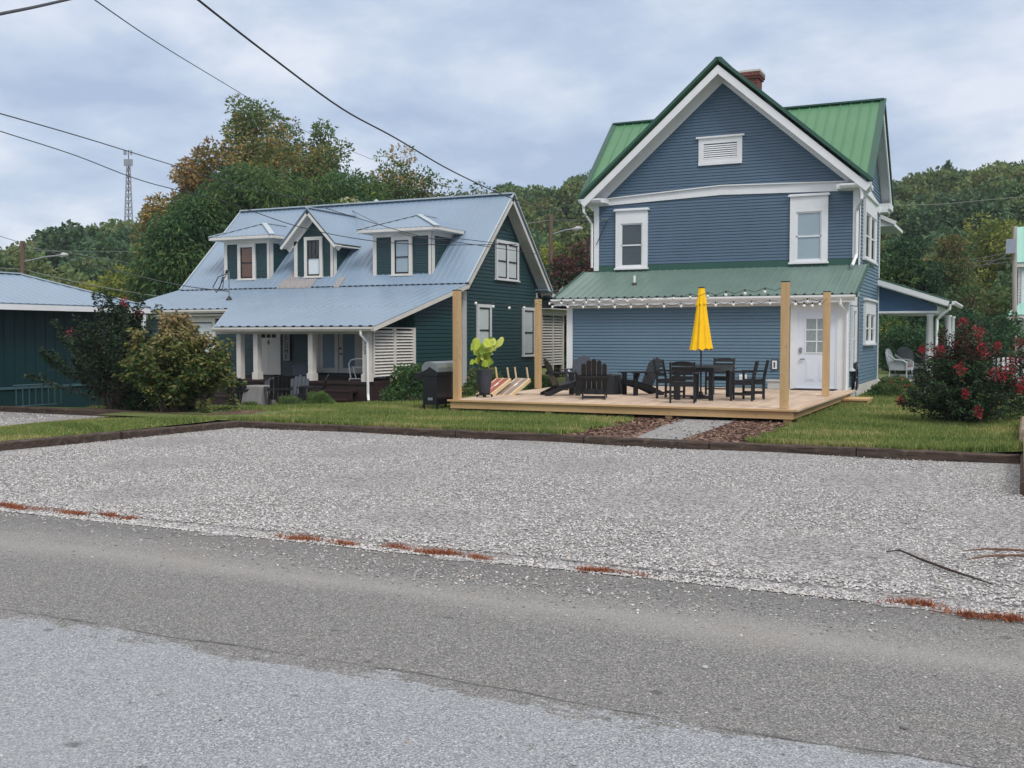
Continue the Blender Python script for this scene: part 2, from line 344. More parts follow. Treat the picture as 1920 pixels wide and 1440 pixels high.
def text(body, loc, size, m, parent, rot=(R(90), 0, 0), line=1.0, ext=.003, name='lettering'):
    t_ = bpy.data.curves.new(name, 'FONT'); t_.body = body; t_.size = size; t_.space_line = line; t_.align_x = 'CENTER'; t_.extrude = ext; tmp = bpy.data.objects.new(name, t_); COL.objects.link(tmp)
    me = bpy.data.meshes.new_from_object(tmp.evaluated_get(bpy.context.evaluated_depsgraph_get())); COL.objects.unlink(tmp); bpy.data.objects.remove(tmp)
    me.materials.clear(); me.materials.append(m); to = bpy.data.objects.new(name, me); COL.objects.link(to); to.parent = parent
    to.location = Vector(loc) - (rootloc(parent) if parent else Vector((0, 0, 0))); to.rotation_euler = rot; return to
# ================================================================ ground
def sstep(t): t = np.clip(t, 0, 1); return t * t * (3 - 2 * t)
def gh(x, y):
    x = np.asarray(x, float); y = np.asarray(y, float)
    d = np.clip((-12 - x) / 10, 0, 1) * np.clip((y - 17) / 8, 0, 1) * (1 - .6 * np.clip((y - 28) / 8, 0, 1))
    r = .16 * np.clip((x + .6) / 2, 0, 1) * np.clip((24 - y) / 4, 0, 1)
    return .14 - .6 * d + r
def grid(name, xs, ys, fn, m, kind='structure'):
    X, Y = np.meshgrid(xs, ys); Z = fn(X, Y) * np.ones_like(X); nx, ny = len(xs), len(ys)
    V = np.stack([X, Y, Z], -1).reshape(-1, 3); F = [(j * nx + i, j * nx + i + 1, (j + 1) * nx + i + 1, (j + 1) * nx + i) for j in range(ny - 1) for i in range(nx - 1)]
    me = bpy.data.meshes.new(name); me.from_pydata(V.tolist(), [], F); me.materials.append(m); me.update(); me.shade_smooth()
    o = bpy.data.objects.new(name, me); COL.objects.link(o); o['kind'] = kind; return o
def ground_mat(name, build):
    m = bpy.data.materials.new(name); m.use_nodes = True; t = m.node_tree; build(t, t.nodes, t.links, t.nodes['Principled BSDF']); return m
def noise(n, l, vec, sc, det=5, rough=.6, dist=0):
    q = n.new('ShaderNodeTexNoise'); q.inputs['Scale'].default_value = sc; q.inputs['Detail'].default_value = det; q.inputs['Roughness'].default_value = rough; q.inputs['Distortion'].default_value = dist
    if vec is not None: l.new(vec, q.inputs['Vector'])
    return q.outputs[0]
def ramp(n, l, src, stops):
    r = n.new('ShaderNodeValToRGB'); l.new(src, r.inputs[0]); e = r.color_ramp.elements
    e[0].position, e[0].color = stops[0][0], lin(stops[0][1]); e[1].position, e[1].color = stops[-1][0], lin(stops[-1][1])
    for p, c in stops[1:-1]: q = e.new(p); q.color = lin(c)
    return r.outputs[0]
def mixc(n, l, f, a, b, bt='MIX'):
    q = n.new('ShaderNodeMix'); q.data_type = 'RGBA'; q.blend_type = bt
    for i, s in ((0, f), (6, a), (7, b)):
        if hasattr(s, 'links'): l.new(s, q.inputs[i])
        else: q.inputs[i].default_value = s
    return q.outputs[2]
def mth(n, l, op, a, b=None, c=None, clamp=False):
    q = n.new('ShaderNodeMath'); q.operation = op; q.use_clamp = clamp
    for i, s in enumerate((a, b, c)):
        if s is None: continue
        if hasattr(s, 'links'): l.new(s, q.inputs[i])
        else: q.inputs[i].default_value = s
    return q.outputs[0]
def bumpn(n, l, b, h, st=.5, d=.01):
    q = n.new('ShaderNodeBump'); q.inputs['Strength'].default_value = st; q.inputs['Distance'].default_value = d; l.new(h, q.inputs['Height']); l.new(q.outputs[0], b.inputs['Normal'])

def road_b(t, n, l, b):
    c = n.new('ShaderNodeTexCoord').outputs['Object']; s = n.new('ShaderNodeSeparateXYZ'); l.new(c, s.inputs[0]); X, Y = s.outputs[0], s.outputs[1]
    mpx = n.new('ShaderNodeMapping'); mpx.inputs['Scale'].default_value = (.35, 1.2, 1); l.new(c, mpx.inputs[0]); cs = mpx.outputs[0]
    spk = n.new('ShaderNodeTexVoronoi'); spk.inputs['Scale'].default_value = 125; l.new(c, spk.inputs['Vector'])
    sr = n.new('ShaderNodeSeparateColor'); l.new(spk.outputs['Color'], sr.inputs[0]); rnd = sr.outputs[0]
    agg = ramp(n, l, rnd, [(0, (98, 102, 107)), (.5, (144, 148, 153)), (.9, (172, 176, 180)), (1, (206, 210, 213))])
    agg2 = ramp(n, l, rnd, [(0, (88, 89, 90)), (.5, (122, 122, 121)), (.9, (146, 145, 144)), (1, (182, 182, 180))])
    # ragged edge between the old pale lane and the newer strip
    e1 = mth(n, l, 'MULTIPLY_ADD', noise(n, l, cs, 3.2, 10, .78), 1.15, -.575); yy = mth(n, l, 'ADD', Y, e1)
    e3 = mth(n, l, 'MULTIPLY_ADD', noise(n, l, c, 5, 8, .75), .46, -.23); yy = mth(n, l, 'ADD', yy, e3)
    old = mth(n, l, 'MULTIPLY_ADD', yy, -30, 4.62 * 30, clamp=True)
    old = mth(n, l, 'MULTIPLY', old, mth(n, l, 'MULTIPLY_ADD', noise(n, l, c, 3.5, 6, .7), -12, 8.6, clamp=True))
    # worn light streak and dark tyre band
    st = mth(n, l, 'ADD', Y, mth(n, l, 'MULTIPLY_ADD', noise(n, l, cs, .5, 3), 1.0, -.5))
    sk1 = mth(n, l, 'SUBTRACT', 1, mth(n, l, 'MULTIPLY', mth(n, l, 'ABSOLUTE', mth(n, l, 'SUBTRACT', st, 6.35)), 2.2), clamp=True)
    sk2 = mth(n, l, 'SUBTRACT', 1, mth(n, l, 'MULTIPLY', mth(n, l, 'ABSOLUTE', mth(n, l, 'SUBTRACT', st, 7.15)), 3.0), clamp=True)
    new = mixc(n, l, mth(n, l, 'MULTIPLY', sk1, .5), agg2, lin((164, 162, 159)))
    new = mixc(n, l, mth(n, l, 'MULTIPLY', sk2, .45), new, lin((104, 104, 104)))
    br = mth(n, l, 'MULTIPLY_ADD', noise(n, l, c, .9, 3), 3, -1.65, clamp=True)
    new = mixc(n, l, mth(n, l, 'MULTIPLY', br, .35), new, lin((140, 128, 110)))
    oldc = mixc(n, l, mth(n, l, 'MULTIPLY_ADD', noise(n, l, c, 1.1, 4), 1.2, -.35, clamp=True), agg, lin((156, 160, 165)))
    col = mixc(n, l, old, new, oldc)
    # seam crack and blotches of oil
    w = mth(n, l, 'MULTIPLY_ADD', noise(n, l, cs, 1.2, 6, .7), .30, -.15); cy = mth(n, l, 'ABSOLUTE', mth(n, l, 'SUBTRACT', mth(n, l, 'ADD', Y, w), 4.72))
    crk = mth(n, l, 'SUBTRACT', 1, mth(n, l, 'MULTIPLY', cy, 55), clamp=True); crk = mth(n, l, 'MULTIPLY', crk, mth(n, l, 'MULTIPLY_ADD', noise(n, l, c, 1.3, 3), 8, -3.2, clamp=True))
    bl = n.new('ShaderNodeTexVoronoi'); bl.voronoi_dimensions = '2D'; bl.inputs['Scale'].default_value = 1.9; mv = n.new('ShaderNodeMapping'); mv.inputs['Scale'].default_value = (1, 1.25, 1); l.new(c, mv.inputs[0]); l.new(mv.outputs[0], bl.inputs['Vector']); bl.inputs['Randomness'].default_value = 1
    bs = n.new('ShaderNodeSeparateColor'); l.new(bl.outputs['Color'], bs.inputs[0])
    rad = mth(n, l, 'MULTIPLY', mth(n, l, 'MULTIPLY_ADD', bs.outputs[0], .26, -.165, clamp=True), 1.0)
    dd = mth(n, l, 'ADD', bl.outputs['Distance'], mth(n, l, 'MULTIPLY_ADD', noise(n, l, c, 7, 6, .7), .26, -.13))
    blot = mth(n, l, 'MULTIPLY', mth(n, l, 'SUBTRACT', rad, dd), 30, clamp=True)
    col = mixc(n, l, mth(n, l, 'MULTIPLY', crk, .75), col, lin((46, 46, 46))); col = mixc(n, l, mth(n, l, 'MULTIPLY', blot, .55), col, lin((64, 64, 66)))
    dst = mth(n, l, 'MULTIPLY_ADD', noise(n, l, cs, .35, 4), 1.4, -.6, clamp=True)
    col = mixc(n, l, mth(n, l, 'MULTIPLY', dst, .2), col, lin((150, 148, 146)))
    l.new(col, b.inputs['Base Color']); b.inputs['Roughness'].default_value = .9; b.inputs['Specular IOR Level'].default_value = .25
    bumpn(n, l, b, spk.outputs['Distance'], .9, .006)
def gravel_b(t, n, l, b, sc=48, tint=(1, 1, 1), lo=(102, 102, 103), hi=(202, 201, 200)):
    c = n.new('ShaderNodeTexCoord').outputs['Object']
    v = n.new('ShaderNodeTexVoronoi'); v.inputs['Scale'].default_value = sc; l.new(c, v.inputs['Vector'])
    s = n.new('ShaderNodeSeparateColor'); l.new(v.outputs['Color'], s.inputs[0])
    col = ramp(n, l, s.outputs[0], [(0, lo), (.45, (150, 149, 149)), (.8, (176, 175, 175)), (1, hi)])
    e = mth(n, l, 'MULTIPLY', v.outputs['Distance'], .62, clamp=True)
    col = mixc(n, l, mth(n, l, 'MULTIPLY_ADD', e, 2.4, -.75, clamp=True), col, lin((56, 56, 58)))
    pt = mth(n, l, 'MULTIPLY_ADD', noise(n, l, c, .45, 4), 1.6, -.62, clamp=True)
    col = mixc(n, l, mth(n, l, 'MULTIPLY', pt, .22), col, lin((104, 104, 108)))
    l.new(col, b.inputs['Base Color']); b.inputs['Roughness'].default_value = .9; b.inputs['Specular IOR Level'].default_value = .2
    bumpn(n, l, b, mth(n, l, 'MULTIPLY', v.outputs['Distance'], -1), .8, .02)
def lawn_b(t, n, l, b):
    c = n.new('ShaderNodeTexCoord').outputs['Object']
    a = ramp(n, l, noise(n, l, c, .7, 5), [(.3, (82, 100, 48)), (.5, (98, 114, 56)), (.72, (122, 126, 72))])
    f = ramp(n, l, noise(n, l, c, 30, 5), [(.3, (50, 62, 28)), (.7, (108, 118, 60))])
    col = mixc(n, l, .5, a, f)
    l.new(col, b.inputs['Base Color']); b.inputs['Roughness'].default_value = .95; bumpn(n, l, b, noise(n, l, c, 40, 4), .8, .03)
def mulch_b(t, n, l, b):
    c = n.new('ShaderNodeTexCoord').outputs['Object']; v = n.new('ShaderNodeTexVoronoi'); v.inputs['Scale'].default_value = 26; mv = n.new('ShaderNodeMapping'); mv.inputs['Scale'].default_value = (1, .5, 1); mv.inputs['Rotation'].default_value = (0, 0, .6)
    l.new(c, mv.inputs[0]); l.new(mv.outputs[0], v.inputs['Vector']); s = n.new('ShaderNodeSeparateColor'); l.new(v.outputs['Color'], s.inputs[0])
    col = ramp(n, l, s.outputs[0], [(0, (52, 34, 28)), (.5, (96, 68, 56)), (.9, (128, 100, 84)), (1, (170, 150, 132))])
    l.new(col, b.inputs['Base Color']); b.inputs['Roughness'].default_value = .95; bumpn(n, l, b, mth(n, l, 'MULTIPLY', v.outputs['Distance'], -1), .9, .03)
ROAD = ground_mat('asphalt', road_b); GRAV = ground_mat('gravel', gravel_b); LAWN = ground_mat('turf', lawn_b); MULCH = ground_mat('wood_mulch', mulch_b)
ar = np.arange
grid('ground', [-400, -60, -30, 30, 60, 400], [-60, 7, 16, 50, 80, 400], lambda X, Y: -.9 + 0 * X, LAWN)
grid('road', [-70, -20, -10, 0, 10, 70], [-8, 0, 7.9], lambda X, Y: 0 * X, ROAD)
ys = [7.32 + .0 * i for i in range(1)]
# gravel lot: a slightly uneven sheet whose road edge is ragged
def lot(name, x0, x1, y0, y1):
    xs = ar(x0, x1 + .01, .125); yv = np.concatenate([[0], np.linspace(.05, 1, 60)]); X, T = np.meshgrid(xs, yv)
    rag = .10 * np.sin(xs * 2.1) + .07 * np.sin(xs * 5.3 + 1) + .05 * np.sin(xs * 13 + 2) + rng.normal(0, .015, len(xs))
    Y = (y0 + rag)[None, :] * (1 - T) + y1 * T; Z = .004 + .022 * np.minimum(1, T * 16) + .012 * np.sin(X * 1.7 + 1) * np.sin(Y * 1.3) * np.minimum(1, T * 6)
    nx, ny = X.shape[1], X.shape[0]; V = np.stack([X, Y, Z], -1).reshape(-1, 3)
    me = bpy.data.meshes.new(name); me.from_pydata(V.tolist(), [], [(j * nx + i, j * nx + i + 1, (j + 1) * nx + i + 1, (j + 1) * nx + i) for j in range(ny - 1) for i in range(nx - 1)])
    me.materials.append(GRAV); me.update(); me.shade_smooth(); o = bpy.data.objects.new(name, me); COL.objects.link(o); o['kind'] = 'structure'; return o
lot('gravel_lot', -14.0, 6, 7.42, 16.1); lot('gravel_lot', -40, -17.8, 7.42, 16.95)
grid('lawn', np.r_[ar(-17.5, 4, .5), ar(4, 60.1, 4)], np.r_[16.12, ar(16.5, 40, .5), ar(40, 56.1, 2)], gh, LAWN)
grid('lawn', np.r_[ar(-60, -26, 2), ar(-26, -17.4, .5)], np.r_[17.08, ar(17.5, 40, .5), ar(40, 56.1, 2)], gh, LAWN)
grid('lawn', np.r_[-17.8, ar(-17.5, -14.3, .4), -14.22], ar(7.5, 16.6, .43), lambda X, Y: .015 + .11 * np.clip((X + 17.8) / 2.6, 0, 1), LAWN)
grid('gravel_patch', ar(-26, -17.5, .5), ar(22.2, 26.2, .5), lambda X, Y: gh(X, Y) + .008 - .03 * (np.abs(X + 21.5) > 4) , GRAV)
def strip(name, pts, z, m, kind='structure'):
    me = bpy.data.meshes.new(name); me.from_pydata([(x, y, float(gh(x, y)) + z) for x, y in pts], [], [list(range(len(pts)))]); me.materials.append(m); o = bpy.data.objects.new(name, me); COL.objects.link(o); o['kind'] = kind; return o
strip('mulch_bed', [(-6.95, 16.14), (-5.35, 16.14), (-5.75, 18), (-5.9, 20.6), (-6.9, 20.6), (-6.5, 18.5)], .006, MULCH)
strip('mulch_bed', [(-4.85, 16.14), (-3.75, 16.14), (-3.65, 18), (-3.55, 20.6), (-4.95, 20.6), (-4.85, 18)], .006, MULCH)
strip('path', [(-5.5, 16.14), (-4.75, 16.14), (-4.78, 18.2), (-4.85, 20.6), (-6.0, 20.6), (-5.78, 18.4)], .010, GRAV)
strip('mulch_bed', [(-19.5, 16.98), (-15.2, 16.98), (-14.9, 18), (-15.6, 19.6), (-19.5, 20)], .008, MULCH)
strip('mulch_bed', [(-16.9, 26.0), (-14.2, 24.2), (-13.9, 25.2), (-14.8, 28), (-16.9, 31.5)], .008, MULCH)

# stones: one loose cover of chips over the lots and along the road edge
def stones(name, P, size, mats, mi):
    n = len(P); base = np.array([[1, 0, 0], [.3, .95, 0], [-.8, .6, 0], [-.8, -.6, 0], [.3, -.95, 0], [0, 0, .75]])
    s = size[:, None, None] * base[None] * rng.uniform(.6, 1.25, (n, 6, 3)); a = rng.uniform(0, 6.28, n); ca, sa = np.cos(a)[:, None], np.sin(a)[:, None]
    x = s[:, :, 0] * ca - s[:, :, 1] * sa; y = s[:, :, 0] * sa + s[:, :, 1] * ca; z = s[:, :, 2].copy(); z[:, :5] += rng.uniform(-.25, .45, (n, 5)) * size[:, None]
    V = np.stack([x, y, z], -1) + P[:, None, :]
    tri = np.array([[0, 1, 5], [1, 2, 5], [2, 3, 5], [3, 4, 5], [4, 0, 5]]); T = V[:, tri].reshape(-1, 3)
    return np_mesh(name, T, 3, mats, np.repeat(mi, 5))
SM = [mat('stone_pale', (197, 196, 195), .85, .1, 30), mat('stone_mid', (168, 167, 166), .85, .12, 30), mat('stone_dark', (116, 116, 117), .85, .15, 30), mat('stone_tan', (164, 152, 138), .85, .12, 30)]
n = 80000; u_ = rng.random(n); py = 7.35 + (16.0 - 7.35) * u_ ** 1.7; px = rng.uniform(-13.9, 1.5, n)
P = np.stack([px, py, np.full(n, .026)], -1); P[:, 2] -= .02 * (py < 7.6)
n2 = 2200; q = np.stack([rng.uniform(-13, 1.5, n2), 7.35 - rng.exponential(.28, n2), np.full(n2, .002)], -1)
n3 = 1500; q2 = np.stack([rng.normal(-3.7, 1.1, n3), rng.normal(6.85, .22, n3), np.full(n3, .002)], -1)
n4 = 420; q3 = np.stack([rng.uniform(-9, 1, n4), rng.uniform(2.6, 7, n4), np.full(n4, .002)], -1)
n5 = 5000; q4 = np.stack([rng.uniform(-25, -17.9, n5), rng.uniform(13, 16.8, n5), np.full(n5, .026)], -1)
P = np.concatenate([P, q, q2, q3, q4]); sz = np.concatenate([rng.uniform(.006, .016, n), rng.uniform(.005, .014, n2 + n3), rng.uniform(.004, .011, n4), rng.uniform(.01, .022, n5)])
mi_ = rng.choice(4, len(P), p=[.40, .42, .14, .04]); rd_ = (P[:, 1] < 7.3); mi_[rd_] = rng.choice(4, int(rd_.sum()), p=[.10, .30, .52, .08])
tag(stones('loose_stones', P, sz, SM, mi_), 'pale crushed stone chips lying loose over the gravel lots and road edge', 'gravel', kind='stuff')
n = 2600; P = np.stack([rng.uniform(-6.8, -3.6, n), rng.uniform(16.2, 20.4, n), np.full(n, .15)], -1)
P = P[(P[:, 0] < -5.75) | (P[:, 0] > -4.85) | (rng.random(n) < .06)]
c_ = leaves(P + rng.normal(0, .01, P.shape) * [1, 1, 0], np.c_[rng.normal(size=(len(P), 2)), rng.uniform(-.1, .35, len(P))], rng.uniform(.03, .09, len(P)), .35)
MU = [mat('bark_chip', (92, 60, 48), .95, .2, 20), mat('bark_chip_dark', (60, 40, 34), .95, .2, 20), mat('bark_chip_pale', (150, 126, 106), .95, .2, 20)]
tag(np_mesh('bark_mulch', c_, 4, MU, rng.choice(3, len(P), p=[.5, .32, .18])), 'reddish brown bark chips on both sides of the gravel path', 'mulch', kind='stuff')

# grass blades
GR = [mat('grass_green', (104, 128, 58), .7, .15, 6, trans=.25), mat('grass_olive', (130, 140, 76), .7, .15, 6, trans=.25), mat('grass_dry', (176, 166, 112), .8, .12, 6, trans=.2), mat('grass_dark', (78, 104, 44), .7, .15, 6, trans=.25)]
def in_bad(x, y):
    b = (x > -11.2) & (x < -3.8) & (y > 19.98)
    b |= (x > -6.75 + .15 * np.sin(y * 5)) & (x < -3.7 + .1 * np.sin(y * 6)) & (y < 20.6) & (y > 16.0)
    b |= (x > -19.2) & (x < -15.5) & (y > 17) & (y < 19)
    b |= (x < -17.6) & (y > 21.9 - .15 * (x + 20)) & (y < 27)
    b |= (x < -17.2) & (y > 24.6)
    b |= (x > -3.0) & (x < -1.9) & (np.abs(y - 17.6) < .12)
    b |= (x > -16.9) & (x < -14.2) & (y > 25.2)
    return b
def blades(n, x0, x1, y0, y1, zf, h):
    x = rng.uniform(x0, x1, n); y = rng.uniform(y0, y1, n)
    k = ~in_bad(x, y); x, y = x[k], y[k]; n = len(x); z = zf(x, y)
    b = np.stack([x, y, z], -1); a = rng.uniform(0, 6.28, n); wv = np.stack([np.cos(a), np.sin(a), 0 * a], -1) * rng.uniform(.005, .010, n)[:, None]
    patch = .75 + .5 * np.sin(x * 1.3 + np.sin(y * .9) * 2) * np.sin(y * 1.7 + x * .4)
    t = b + np.stack([rng.normal(0, .02, n), rng.normal(0, .02, n), h * rng.uniform(.5, 1.25, n) * (.8 + .25 * patch)], -1)
    mi = rng.choice(4, n, p=[.44, .30, .10, .16]); dry = (patch < .5) & (rng.random(n) < .4); mi[dry] = 2; mi[(patch > 1.08) & (rng.random(n) < .5)] = 3; t[:, 2] += h * .5 * (rng.random(n) < .04)
    return np.stack([b - wv, b + wv, t], 1).reshape(-1, 3), mi
G = [blades(150000, -14.0, .0, 16.18, 21.5, gh, .065), blades(60000, -3.9, 2.5, 20, 31, gh, .07), blades(70000, -21, -11.0, 19, 30, gh, .075),
     blades(60000, -17.7, -14.25, 8, 16.7, lambda x, y: .015 + .11 * np.clip((x + 17.8) / 2.6, 0, 1), .055), blades(30000, -.05, 3.5, 16.2, 23, gh, .08), blades(30000, -14.2, -11.2, 24, 40, gh, .08),
     blades(300, -11.2, -3.7, 19.9, 19.97, gh, .05), blades(16000, -14, 0, 16.14, 16.32, gh, .09)]
V = np.concatenate([g[0] for g in G]); MI = np.concatenate([g[1] for g in G])
tag(np_mesh('grass', V, 3, GR, MI), 'short mown green lawn grass around the houses and deck', 'grass', kind='stuff')

# timbers
def timber(x0, y0, x1, y1, z0, z1, w_, label, m=TIMBD, seed=0):
    rr = random.Random(seed); a = Vector((x0, y0, 0)); b = Vector((x1, y1, 0)); d = (b - a).normalized(); s = Vector((-d.y, d.x, 0)); L_ = (b - a).length; k = 14
    mb = MB(); rows = []
    for i in range(k + 1):
        p = a + d * (L_ * i / k); j = [rr.uniform(-.008, .008) for _ in range(8)]
        rows.append([p - s * (w_ / 2 + j[0]) + Vector((0, 0, z0)), p - s * (w_ / 2 + j[1]) + Vector((0, 0, z1 - .02 + j[2])), p - s * (w_ / 2 - .025) + Vector((0, 0, z1 + j[3])), p + s * (w_ / 2 - .025) + Vector((0, 0, z1 + j[4])), p + s * (w_ / 2) + Vector((0, 0, z1 - .02 + j[5])), p + s * (w_ / 2) + Vector((0, 0, z0))])
    vs = [q for r_ in rows for q in r_]; fs = []
    for i in range(k):
        for j in range(6): fs.append([i * 6 + j, i * 6 + (j + 1) % 6, (i + 1) * 6 + (j + 1) % 6, (i + 1) * 6 + j])
    fs += [list(range(6))[::-1], [k * 6 + j for j in range(6)]]
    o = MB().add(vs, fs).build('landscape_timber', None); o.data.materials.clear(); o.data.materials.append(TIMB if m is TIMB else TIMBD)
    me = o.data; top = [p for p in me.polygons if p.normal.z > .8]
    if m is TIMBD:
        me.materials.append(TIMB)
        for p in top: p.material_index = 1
    return tag(o, label, 'timber', 'landscape timbers edging the gravel')
xs_ = [-13.55, -11.2, -8.75, -6.35, -4.25, -2.05, .12]
nm = ['left end piece of the long timber edge between gravel and lawn', 'timber of the long edge, second piece from its left end, below the black grill', 'timber of the long edge in front of the left half of the deck', 'timber of the long edge just left of the mulch and gravel path', 'timber of the long edge crossing the foot of the gravel path', 'timber of the long edge just right of the mulch bed', ]
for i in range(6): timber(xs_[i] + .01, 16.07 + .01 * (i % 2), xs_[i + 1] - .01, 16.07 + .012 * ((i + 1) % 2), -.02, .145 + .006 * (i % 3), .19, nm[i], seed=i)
timber(-13.62, 15.98, -13.9, 13.3, -.02, .15, .2, 'rotten pale topped timber beside the left lawn strip, farther piece', seed=11)
timber(-13.91, 13.25, -14.16, 10.5, -.02, .16, .2, 'rotten timber beside the left lawn strip, middle piece at the left frame edge', seed=12)
timber(-14.17, 10.45, -14.35, 7.7, -.02, .16, .2, 'rotten timber beside the left lawn strip, piece nearest the road', seed=13)
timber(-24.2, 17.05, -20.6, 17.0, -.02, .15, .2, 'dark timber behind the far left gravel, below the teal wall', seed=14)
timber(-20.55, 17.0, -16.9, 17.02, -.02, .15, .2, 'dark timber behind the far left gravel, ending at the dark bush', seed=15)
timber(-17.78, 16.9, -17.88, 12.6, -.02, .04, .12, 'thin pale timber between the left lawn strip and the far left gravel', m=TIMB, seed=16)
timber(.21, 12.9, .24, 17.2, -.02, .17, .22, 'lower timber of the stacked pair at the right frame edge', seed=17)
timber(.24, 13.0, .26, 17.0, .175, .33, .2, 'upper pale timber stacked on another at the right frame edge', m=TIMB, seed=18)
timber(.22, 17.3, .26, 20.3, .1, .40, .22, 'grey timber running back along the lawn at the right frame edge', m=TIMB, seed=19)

# ================================================================ blue house
FX = (1, 0, 0); FN = (0, -1, 0); SX = (0, 1, 0); SN = (1, 0, 0)
bh = empty('blue_house', (-7.8, 30.3, .14), label='two storey blue house with white trim and green metal roofs behind the wooden deck', cat='house')
XL, XR, YF = -11.68, -3.9, 30.3            # upper walls
W0 = Wall((0, YF, 0), FX, FN); WS = Wall((XR, 0, 0), SX, SN); WL = Wall((0, 28.28, 0), FX, FN)
EZ = 5.92
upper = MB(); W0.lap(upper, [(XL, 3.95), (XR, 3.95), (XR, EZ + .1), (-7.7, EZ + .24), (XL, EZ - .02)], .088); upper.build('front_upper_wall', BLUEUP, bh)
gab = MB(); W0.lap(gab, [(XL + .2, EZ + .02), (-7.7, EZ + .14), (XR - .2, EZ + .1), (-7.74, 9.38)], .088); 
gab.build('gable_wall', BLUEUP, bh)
fl = MB(); W0.slab(fl, XL + .0, XR, 3.6, 3.95, 0, .03); fl.build('flashing', ROOFT, bh)
cb_ = MB(); W0.slab(cb_, XL - .02, XL + .14, 3.8, EZ - .1, 0, .045); W0.slab(cb_, XR - .16, XR + .02, 3.95, EZ, 0, .045); WS.slab(cb_, YF - .045, YF + .12, 3.7, EZ, 0, .03); WS.slab(cb_, 34.9, 35.02, .3, EZ, 0, .04); cb_.build('corner_board', WHITE, bh)
# peaked frieze band across the front
bd = MB(); n0, n1 = 0, .06
for (a0, zl0, zh0), (a1, zl1, zh1) in (((XL - .05, EZ - .16, EZ + .02), (-7.75, EZ - .02, EZ + .23)), ((-7.75, EZ - .02, EZ + .23), (XR + .05, EZ - .12, EZ + .12))):
    W0.poly(bd, [(a0, zl0), (a1, zl1), (a1, zh1), (a0, zh0)], 0, .06)
    W0.poly(bd, [(a0, zh0), (a1, zh1), (a1, zh1 + .03), (a0, zh0 + .03)], 0, .12)
bd.build('frieze_band', WHITE, bh)
# lean-to front
low = MB(); WL.lap(low, [(-11.7, .32), (-5.32, .32), (-5.32, 2.60), (-11.7, 2.60)], .088); WL.lap(low, [(-5.36, .32), (-5.34, .32), (-5.34, .4), (-5.36, .4)], .088); low.build('lower_wall', BLUE, bh)
tr = MB(); WL.slab(tr, -11.76, -11.58, .2, 2.60, 0, .045); WL.slab(tr, -11.76, -3.86, 2.60, 2.86, 0, .05); WL.slab(tr, -5.34, -5.17, .40, 2.60, 0, .046); WL.slab(tr, -4.14, -3.86, .34, 2.60, 0, .046); WL.slab(tr, -5.17, -4.14, 2.47, 2.60, 0, .046)
WL.slab(tr, -5.17, -4.14, .34, .41, 0, .08); WL.slab(tr, -11.6, -5.34, .12, .32, 0, .02); tr.build('trim', WHITE, bh)
door = MB(); WL.slab(door, -5.13, -4.18, .42, 2.44, .0, .022); WL.slab(door, -5.17, -5.13, .42, 2.47, 0, .035); WL.slab(door, -4.18, -4.14, .42, 2.47, 0, .035); WL.slab(door, -5.13, -4.18, 2.44, 2.47, 0, .035)
for a0, a1, z0, z1 in ((-4.94, -4.70, .62, 1.14), (-4.60, -4.36, .62, 1.14)):
    WL.slab(door, a0, a1, z0, z1, .02, .030); WL.slab(door, a0 + .04, a1 - .04, z0 + .04, z1 - .04, .03, .036)
door = door.build('door', mat('door_paint', (216, 222, 232), .4, .03, 2), bh)
fr = MB(); dx0, dx1, dz0, dz1 = -4.96, -4.36, 1.34, 2.28
for k in range(3): a = dx0 + (dx1 - dx0 - .03) * k / 2; WL.slab(fr, a, a + .03, dz0, dz1, .02, .036)
for k in range(4): z = dz0 + (dz1 - dz0 - .03) * k / 3; WL.slab(fr, dx0, dx1, z, z + .03, .02, .038)
fr.build('glazing_bars', WHITE, door)
g = MB(); g.quad(WL.p(dx0, dz0, .029), WL.p(dx1, dz0, .029), WL.p(dx1, dz1, .029), WL.p(dx0, dz1, .029)); g.build('pane', GLASS, door)
g = MB(); g.quad(WL.p(dx0, dz0, .024), WL.p(dx1, dz0, .024), WL.p(dx1, dz1, .024), WL.p(dx0, dz1, .024)); g.build('curtain', mat('lace_curtain', (150, 158, 160), .9, .35, 26, stretch=(3, 3, .6)), door)
MB().box(-5.10, -5.03, 28.21, 28.258, 1.36, 1.50).build('keypad_lock', METAL, door, bevel=.008)
MB().tube([(-5.06, 28.258, 1.19), (-5.06, 28.20, 1.19), (-4.95, 28.195, 1.19)], .018, None, 8).build('door_handle', METAL, door)
# roofs of the blue house
lean = roof(bh, 'lower_roof', [(-12.03, 27.9, 2.885), (-3.64, 27.9, 2.885), (-3.64, YF - .01, 3.77), (-12.03, YF - .01, 3.77)], (1, 0, 0), .235, ROOFG2)
mb = MB(); mb.beam((-3.63, 27.88, 2.85), (-3.63, YF, 3.745), .03, .12); mb.beam((-12.04, 27.88, 2.85), (-12.04, YF, 3.745), .03, .12); mb.build('roof_trim', ROOFT, bh)
mb = MB()
k = -12.0
while k < -3.65: mb.box(k, k + .05, 27.868, 27.9, 2.86, 2.91); k += .235
mb.build('drip_edge', DARKMET, bh)
gutter(bh, (-12.1, 27.93, 2.745), (-3.66, 27.93, 2.745), (0, -1, 0))
sf = MB(); sf.box(-12.03, -3.68, 27.93, 28.28, 2.705, 2.745); sf.box(-12.03, -3.68, 27.90, 27.93, 2.665, 2.845); sf.build('soffit', WHITE, bh)
